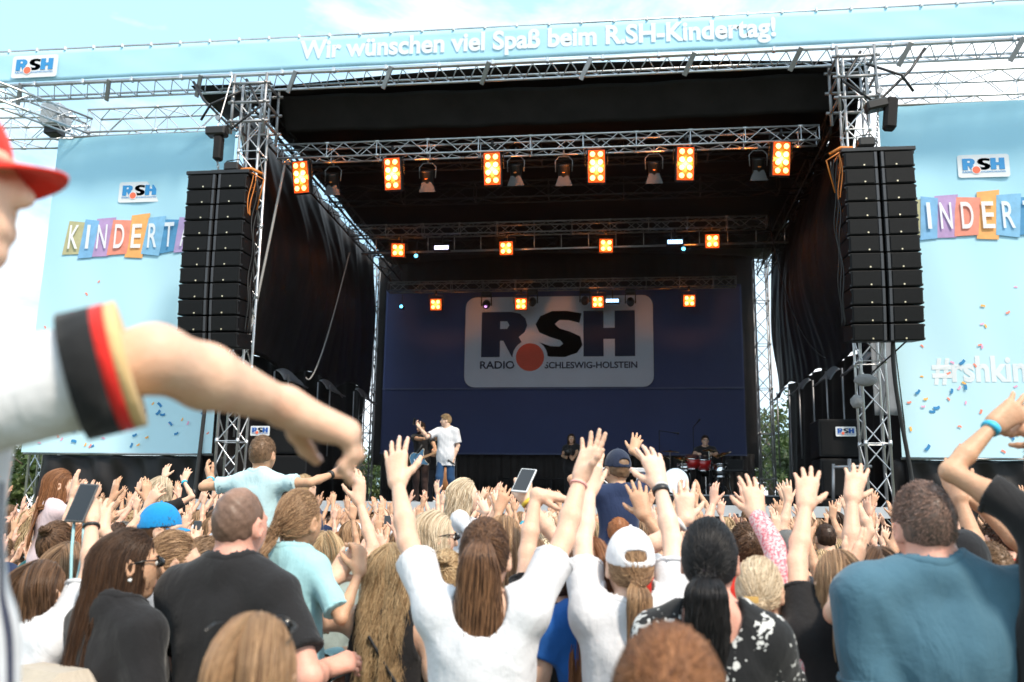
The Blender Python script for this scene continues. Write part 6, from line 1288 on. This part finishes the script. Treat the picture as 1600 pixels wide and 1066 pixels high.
for c_, r in ((sn, .14), (ft, .2)):
    for a in (0, 2.1, 4.2): q = MB(); q.tube(c_+[r*.7*math.cos(a), r*.7*math.sin(a), -.05], (c_[0]+r*1.25*math.cos(a), c_[1]+r*1.25*math.sin(a), RZ+.01), .012); q.build('drum_leg', CHR, kit)
def cymbal(px, py, d, r, tilt, z0=RZ, label='cymbal'):
    c = at(px, py, d); ax = nrm((tilt[0], tilt[1], 1)); q = MB(); q.lathe([(0, .022), (.03, .02), (.045, .008), (r*.6, .0), (r, -.018), (r, -.021), (0, .015)], c, ax, 26); cy = q.build('cymbal', CYM, kit, True)
    q = MB(); q.tube(c, (c[0], c[1]+.05, z0+.3), .011); q.tube((c[0], c[1]+.05, z0+.3), (c[0], c[1]+.05, z0+.02), .015)
    for a in (0.3, 2.4, 4.5): q.tube((c[0], c[1]+.05, z0+.28), (c[0]+.26*math.cos(a), c[1]+.05+.26*math.sin(a), z0+.01), .011)
    q.build('cymbal_stand', CHR, cy)
cymbal(1047, 705, 21.6, .22, (.05, -.1)); cymbal(1066, 716, 21.3, .20, (.2, -.25)); cymbal(1108, 703, 21.4, .17, (0, -.15)); cymbal(1128, 709, 21.9, .22, (-.3, -.2)); cymbal(1036, 713, 21.9, .18, (.2, -.2))
t = thing('drum_stool', 'round black drum stool under the drummer', 'stool', (dm.location[0], dm.location[1], RZ)); q = MB(); q.lathe([(.16, 0), (.17, .03), (.16, .08), (0, .09)], (dm.location[0], dm.location[1]-.02, RZ+.50), (0, 0, 1), 18); q.build('seat', LEA, t, True); q = MB(); q.tube((dm.location[0], dm.location[1], RZ), (dm.location[0], dm.location[1], RZ+.5), .02); q.build('stem', CHR, t)
def mic_stand(label, px, pytop, d, z0, boom=None):
    c = at(px, pytop, d); t = thing('microphone_stand', label, 'microphone stand', (c[0], c[1], z0), 'microphone stands on stage'); q = MB(); q.tube((c[0], c[1], z0+.02), c, .012)
    q.build('stand_pole', BLK_M, t); q = MB()
    for a in (0.5, 2.6, 4.7): q.tube((c[0], c[1], z0+.12), (c[0]+.3*math.cos(a), c[1]+.3*math.sin(a), z0+.012), .011)
    q.build('stand_foot', BLK_M, t)
    e = at(*boom, d-.1) if boom is not None else c+[0, -.1, .05]; q = MB(); q.tube(c, e, .010); q.build('boom_arm', BLK_M, t); u = nrm(e-c); q = MB(); q.tube(e, e+u*.14, .014, r2=.02); q.ball(e+u*.15, .028); q.build('microphone', BLK_M, t, True)
mic_stand('tall microphone stand with a long boom left of the drums', 1030, 673, 21.8, DECK_Z, (1050, 676)); mic_stand('tall overhead microphone stand behind the drummer', 1083, 668, 22.9, RZ, (1088, 662)); mic_stand('low microphone stand with angled boom left of the bass drum', 955, 703, 20.8, DECK_Z, (975, 710)); mic_stand('microphone stand standing right behind the blond singer', 713, 722, 19.8, DECK_Z)
# ---- other things on the stage
t = thing('keyboard_table', 'white folding table frame with a white keyboard, left of the bass drum', 'table', at(945, 765, 19.6)); kz = at(940, 735, 19.6)
q = MB(); q.bbox(kz+[-.25, -.2, -.05], kz+[1.0, .2, .05], .02); q.build('keyboard', mat('white_plastic', (.7, .7, .72), .4), t)
for x in (-.05, .75):
    q = MB(); q.tube(kz+[x, -.15, -.05], (kz[0]+x, kz[1]-.15, DECK_Z+.01), .022); q.tube(kz+[x, .15, -.05], (kz[0]+x, kz[1]+.15, DECK_Z+.01), .022); q.build('leg', mat('white_metal', (.72, .72, .74), .4), t)
q = MB(); q.tube(kz+[-.05, -.17, -.15], (kz[0]+.40, kz[1]-.17, kz[2]-.48), .014); q.tube(kz+[.42, -.17, -.15], (kz[0]-.03, kz[1]-.17, kz[2]-.48), .014); q.build('cross_brace', MATS['white_metal'], t)
am = at(712, 757, 21.0); t = thing('guitar_amplifier', 'black guitar amplifier with a pale panel right of the singer', 'amplifier', (am[0], am[1], DECK_Z)); q = MB(); q.bbox((am[0]-.27, am[1], DECK_Z+.003), (am[0]+.27, am[1]+.3, DECK_Z+.62), .02); q.build('cabinet', CAB, t); q = MB(); q.bbox((am[0]-.24, am[1]-.012, DECK_Z+.42), (am[0]+.24, am[1]-.001, DECK_Z+.58), .004); q.build('control_panel', mat('panel_grey', (.25, .27, .30), .5), t)
st_ = at(696, 752, 19.4); t = thing('wooden_drum', 'narrow wooden hand drum on a stand behind the singer', 'drum', (st_[0], st_[1], DECK_Z)); q = MB(); q.lathe([(.09, -.28), (.14, -.05), (.15, .12), (.125, .28), (.0, .285)], (st_[0], st_[1], DECK_Z+.50), (0, 0, 1), 18); q.build('drum_shell', mat('conga_wood', (.34, .15, .06), .35), t, True); q = MB(); q.lathe([(.15, 0), (.15, .22)], (st_[0], st_[1], DECK_Z+.004), (0, 0, 1), 14); q.build('drum_base', ALU, t, True)
lp = at(1147, 735, 21.6); t = thing('laptop', 'laptop standing on a thin table right of the drums', 'laptop', lp); q = MB(); q.bbox(lp+[-.2, -.12, 0], lp+[.2, .12, .02], .005); q.build('laptop_base', BLK_M, t); q = MB(); q.bbox(lp+[-.2, -.02, 0], lp+[.2, .0, .25], .005, R=rotx(.3)); q.build('laptop_lid', BLK_M, t)
t = thing('side_table', 'thin black side table under the laptop', 'table', (lp[0], lp[1], RZ)); q = MB(); q.bbox((lp[0]-.3, lp[1]-.2, lp[2]-.035), (lp[0]+.3, lp[1]+.2, lp[2]-.005), .008); q.build('table_top', BLK_M, t)
for x in (-.25, .25): q = MB(); q.tube((lp[0]+x, lp[1], RZ), (lp[0]+x, lp[1], lp[2]-.03), .018); q.build('leg', BLK_M, t)
# ================================================================ more people one can pick out in the left half
mid('girl with long auburn hair riding on shoulders at the left', 88, 742, 5.6, h=1.2, kid=True, yaw=-30, head=(-30, -6, 0), hair=('loose', 'copper', .30), hn=1400, top=('tee', cloth('pale_pink', (.62, .48, .50))), bottom=('shorts', JEAN), legs='astride', seed=81, face=True, arms={'R': 'clap', 'L': 'hold'})
mid('adult in teal carrying the auburn-haired girl', 84, 818, 5.7, hair=('short', 'brown', .03), top=('tee', GT_), seed=82, vox=.01)
c83 = mid('small pale-haired child in a black t-shirt on shoulders, both arms up', 252, 754, 6.2, h=1.1, kid=True, yaw=-6, hair=('bob', 'pale blond', .07), hn=1200, top=('tee', BT), bottom=('shorts', JEAN), legs='astride', seed=83, arms={'R': armw(287, 752, 6.3, 294, 733, (1, -.2, -.5)), 'L': armw(257, 745, 6.4, 260, 728, (-1, -.2, -.5))})
band(c83, 'R', .92, BAND_B, 'wristband', .016, .005)
mid('adult in red carrying the pale-haired child in black', 250, 822, 6.3, sex='m', hair=('short', 'light brown', .03), top=('tee', REDC), seed=84, vox=.01)
RAG = pattern_cloth('raglan', (.40, .43, .46), (.40, .43, .46), 5, .5)
mid('small boy in a grey t-shirt on shoulders right of the boy in mint', 474, 752, 6.0, h=1.1, kid=True, sex='m', yaw=-8, head=(-20, 0, 0), hair=('short', 'blond', .015), hn=900, top=('tee', NVY), bottom=('shorts', BEIGE), legs='astride', seed=85, arms={'R': 'down', 'L': 'down'}, sleeve=.8)
mid('adult in navy carrying the small boy in navy', 476, 822, 6.1, sex='m', hair=('short', 'brown', .03), top=('tee', NVY), seed=86, vox=.01)

# ================================================================ the crowd: a dozen figures built once, then copied one by one
VAR = []
def variant(kind, pose, base_h, **kw):
    k = dict(vox=.0085, hn=420, ht=.0034, bottom=('trousers', JEAN), base=(0, 0, 0), height=base_h); k.update(kw)
    o = person('x', **k); VAR.append((o, kind, pose, base_h)); return o
variant('girl', 'both arms up', 1.42, kid=True, hair=('loose', 'blond', .30), arms={'R': 'up', 'L': 'upfar'}, top=('tee', WT), seed=101, tone='light')
variant('boy', 'both arms up', 1.38, kid=True, sex='m', hair=('short', 'brown', .03), arms={'R': 'upclose', 'L': 'up'}, top=('tee', WT), seed=102)
variant('woman', 'both arms up', 1.60, hair=('pony', 'brown', .28), arms={'R': 'upclose', 'L': 'upclose'}, top=('tee', WT), seed=103)
variant('woman', 'one arm up', 1.64, hair=('bob', 'blond', .11), arms={'R': 'upfar', 'L': 'down'}, top=('tank', WT), seed=104, tone='tan')
variant('girl', 'one arm up', 1.36, kid=True, hair=('pony', 'blond', .22), arms={'R': 'down', 'L': 'up'}, top=('tee', WT), seed=105, tone='light')
variant('man', 'arms down', 1.74, sex='m', hair=('short', 'brown', .03), top=('tee', BT), seed=106, tone='ruddy')
variant('woman', 'clapping', 1.62, hair=('bun', 'brown', .2), arms={'R': 'clap', 'L': 'clap'}, top=('tee', WT), seed=107)
variant('girl', 'clapping overhead', 1.45, kid=True, hair=('wavy', 'blond', .30), arms={'R': 'upclose', 'L': 'upclose'}, top=('crop', WT), seed=108)
variant('man', 'both arms up', 1.66, sex='m', hair=('cropped', 'grey', .006), hn=300, arms={'R': 'up', 'L': 'up'}, top=('tee', WT), seed=109, tone='ruddy')
variant('woman', 'filming with a phone', 1.60, hair=('loose', 'brown', .36), arms={'R': 'phone', 'L': 'down'}, top=('tee', WT), seed=110)
variant('boy', 'one arm up', 1.34, kid=True, sex='m', hair=('short', 'blond', .03), arms={'R': 'upfar', 'L': 'down'}, top=('tee', WT), seed=111, headgear=('cap', NVY))
variant('woman', 'arms down', 1.62, hair=('pony', 'blond', .3), top=('tee', WT), seed=112, gather=(0, -.10, -.02))
variant('girl', 'waving', 1.50, kid=True, hair=('loose', 'brown', .28), arms={'R': dict(w=np.array([.30, .20, 1.66]), pole=(1, -.2, -.4), f=(.5, .2, 1), n=(0, 1, 0), curl=.2, spread=1), 'L': dict(w=np.array([-.22, .12, 1.76]), pole=(-1, -.2, -.4), f=(-.2, .1, 1), n=(.4, .9, 0), curl=.15, spread=1)}, top=('tee', WT), seed=113, tone='tan')
for o, *_ in VAR: o.location = (0, -40, 0)
CCOL = [('white', WT, 5), ('black', BT, 3), ('navy', NVY, 2), ('red', REDC, 1), ('mint', MINT, 2), ('grey', GREY, 2), ('beige', BEIGE, 1.5), ('turquoise', TQ, 1), ('yellow', cloth('yellow', (.65, .45, .06)), .7), ('pink', cloth('pink', (.62, .30, .34)), 1.3), ('striped', STRB, .8), ('green', GT_, .6)]
CW = np.array([c[2] for c in CCOL]); CW = CW/CW.sum()
HC = ['blond', 'honey', 'light brown', 'brown', 'dark brown', 'pale blond', 'copper', 'black']; HW = np.array([5, 5, 4, 4, 2, 2, 1, .6]); HW = HW/HW.sum()
SKT = ['fair', 'pink', 'tan', 'tan']
taken = [(o.location[0], o.location[1]) for o, px, py, d in HERO if o.location[2] < 1.5]
r_ = np.random.default_rng(2024); spots = []
y = 3.75
while y < 14.9:
    xl, xr = at(-40, 800, y)[0], at(1640, 800, y)[0]; x = xl+r_.uniform(0, .5)
    while x < xr:
        q = (x+r_.uniform(-.12, .12), y+r_.uniform(-.22, .22)); x += r_.uniform(.54, .76) if y < 6 else r_.uniform(.45, .64)
        if r_.random() < .06 or len(spots) > 292: continue
        if all((q[0]-a)**2+(q[1]-b)**2 > (.44 if y < 6 else .38)**2 for a, b in taken): spots.append(q); taken.append(q)
    y += .66 if y < 9 else .74
def set_mat(o, m_):
    if len(o.material_slots): o.material_slots[0].link = 'OBJECT'; o.material_slots[0].material = m_
LAND = [(70, 'the person filming at left'), (190, 'the dark-haired woman in sunglasses'), (300, 'the bright blue cap'), (400, 'the boy spread-armed on shoulders'), (505, 'the girl with the braid'), (605, 'the girl in the green skirt'), (680, 'the striped top'), (770, 'the ponytail woman'), (860, 'the drooping hand'), (975, 'the navy cap'), (1090, 'the black ponytail'), (1190, 'the pink knit'), (1290, 'the woman in black with fair hair'), (1410, 'the man in teal'), (1510, 'the black cap'), (1600, 'the right edge')]
info = []
for i, (x, yy) in enumerate(spots):
    px, _ = proj((x, yy, 1.5)); ids = list(range(len(VAR))); wts = np.array([3.4, 2.6, 3.0, 1.7, 2.2, .7, 1.4, 2.6, .9, .5, 1.2, .7, 2.6]); 
    if yy < 5: wts = wts*np.array([.6, .6, .25, .5, .9, 1, 1, .5, .1, .8, .9, 1.6, .7])
    v = r_.choice(ids, p=wts/wts.sum()); src, kind, pose, bh = VAR[v]; o = copy_tree(src); sc_ = r_.uniform(.86, 1.04)
    if yy > 7: sc_ *= 1.0+.13*min(1, (yy-7)/4)
    if kind in ('woman', 'man') and yy > 5: sc_ *= .97
    o.location = (x, yy, 0); o.scale = (sc_, sc_, sc_); o.rotation_euler = (0, 0, rad(r_.normal(0, 14) - math.degrees(math.atan2(CXS-x, 22-yy))*.6))
    cn_, cm_, _ = CCOL[r_.choice(len(CCOL), p=CW)]; hc = HC[r_.choice(len(HC), p=HW)] if kind != 'man' else ['brown', 'dark brown', 'grey', 'light brown'][r_.integers(4)]
    set_mat(o, skin(SKT[r_.integers(4)]))
    for ch in o.children:
        b_ = ch.name.split('.')[0]
        if b_ in ('t_shirt', 'vest_top', 'crop_top', 'jumper'): set_mat(ch, cm_)
        elif b_ in ('hair', 'hair_strands'): set_mat(ch, hairm(hc))
        elif b_ == 'trousers': set_mat(ch, [JEAN, DK, BEIGE, NVY][r_.integers(4)])
        elif b_ == 'cap': set_mat(ch, cm2 := [NVY, WT, BT, REDC][r_.integers(4)]); [set_mat(g_, cm2) for g_ in ch.children]
    k = min(range(len(LAND)), key=lambda j: abs(LAND[j][0]-px)); bandn = 'just behind' if yy < 6 else ('well behind' if yy < 9.5 else 'far behind')
    info.append([o, hc.replace(' ', '-')+'-haired', kind, cn_, pose, bandn, LAND[k][1], px, v, sc_])
    if pose.startswith('filming'):
        Iv = root_info[src.name]; A, E_, Wr, a_ = Iv['AR']['R']; rz_ = rotz(o.rotation_euler[2]); wp = np.array(o.location)+rz_@((Wr+np.array([-.02, .02, .10]))*sc_)
        info[-1].append(wp)
from collections import defaultdict
grp = defaultdict(list)
for e in info: grp[tuple(e[1:7])].append(e)
for key, L_ in grp.items():
    L_.sort(key=lambda e: e[7]); h_, kd, cn_, ps, bn_, ld = key
    for j, e in enumerate(L_):
        lab = f'{h_} {kd} in {cn_}, {ps}, {bn_} {ld}'
        if len(L_) > 1: lab = (['left one: ', 'right one: '] if len(L_) == 2 else ['leftmost: ', 'middle: ', 'rightmost: ', 'last: '])[min(j, 3 if len(L_) > 2 else 1)]+lab
        tag(e[0], ' '.join(lab.split()[:16]), 'person', 'people in the crowd before the stage')
        if len(e) > 10: phone(' '.join(f'dark phone of the {h_} {kd} in {cn_}, {bn_} {ld}'.split()[:16]), e[10], (0, .1, 1), (0, -1, .1), frame=(.1, .1, .1))
def drop(o):
    for c in list(o.children): drop(c)
    bpy.data.objects.remove(o)
for o, *_ in VAR: drop(o)
print('crowd', len(info))

# ================================================================ trees behind the stage
LEAF = [mat('leaf_'+n, c, .6, var=.35, scale=2, trans=.3) for n, c in (('deep', (.035, .065, .016)), ('mid', (.06, .10, .025)), ('pale', (.10, .135, .04)))]
BARK = mat('bark', (.10, .075, .055), .9, var=.3, bump=.5, bscale=20)
def tree(x, y, hgt, wid, label, seed):
    rg = np.random.default_rng(seed); t = thing('tree', label, 'tree', (x, y, 0), 'trees behind the stage'); q = MB(); q.path([(x, y, 0), (x+.1, y, hgt*.3), (x, y+.1, hgt*.7)], [.26, .2, .08], 8)
    for k in range(9):
        a = rg.uniform(0, 6.28); z = hgt*rg.uniform(.25, .6); q.path([(x, y, z), (x+wid*.25*math.cos(a), y+wid*.25*math.sin(a), z+hgt*.12), (x+wid*.45*math.cos(a), y+wid*.45*math.sin(a), z+hgt*.2)], [.08, .05, .02], 5)
    q.build('trunk', BARK, t, True)
    n = 46; C_ = rg.normal(0, 1, (n, 3)); C_ /= np.linalg.norm(C_, axis=1, keepdims=True); C_ = C_*rg.uniform(.3, 1, (n, 1))*np.array([wid*.5, wid*.5, hgt*.36])+[x, y, hgt*.62]
    m_ = 110; P = np.repeat(C_, m_, 0)+rg.normal(0, .38, (n*m_, 3))*np.array([1, 1, .7]); s_ = rg.uniform(.10, .2, (n*m_, 1)); a = rg.normal(size=P.shape); a /= np.linalg.norm(a, axis=1, keepdims=True); b = np.cross(a, rg.normal(size=P.shape)); b /= np.linalg.norm(b, axis=1, keepdims=True)
    V = np.stack([P-a*s_, P+b*s_*.5, P+a*s_, P-b*s_*.5], 1).reshape(-1, 3)-[x, y, 0]; Q = np.arange(len(V)).reshape(-1, 4); mi = np.repeat(rg.integers(0, 3, n), m_)
    o = quad_mesh('crown', V, Q, LEAF, t, midx=mi)
for i, (px, Y, hgt, wid, lab) in enumerate(((75, 40, 5.4, 6, 'dark bushy tree seen low beside the left screen skirt'), (482, 46, 6.5, 7, 'leafy tree in the gap of the left stage wing'), (570, 52, 6.0, 7, 'tree beyond the rear left tower'), (1275, 46, 6.2, 7, 'yellowish green tree in the gap of the right stage wing'), (1200, 50, 8.6, 7, 'leafy tree rising beyond the rear right tower'), (1380, 55, 6, 8, 'tree beyond the right corner tower'), (20, 60, 6, 9, 'broad tree at the far left beyond the screen'))):
    p = at(px, 700, Y); tree(p[0], Y, hgt, wid, lab, 300+i)
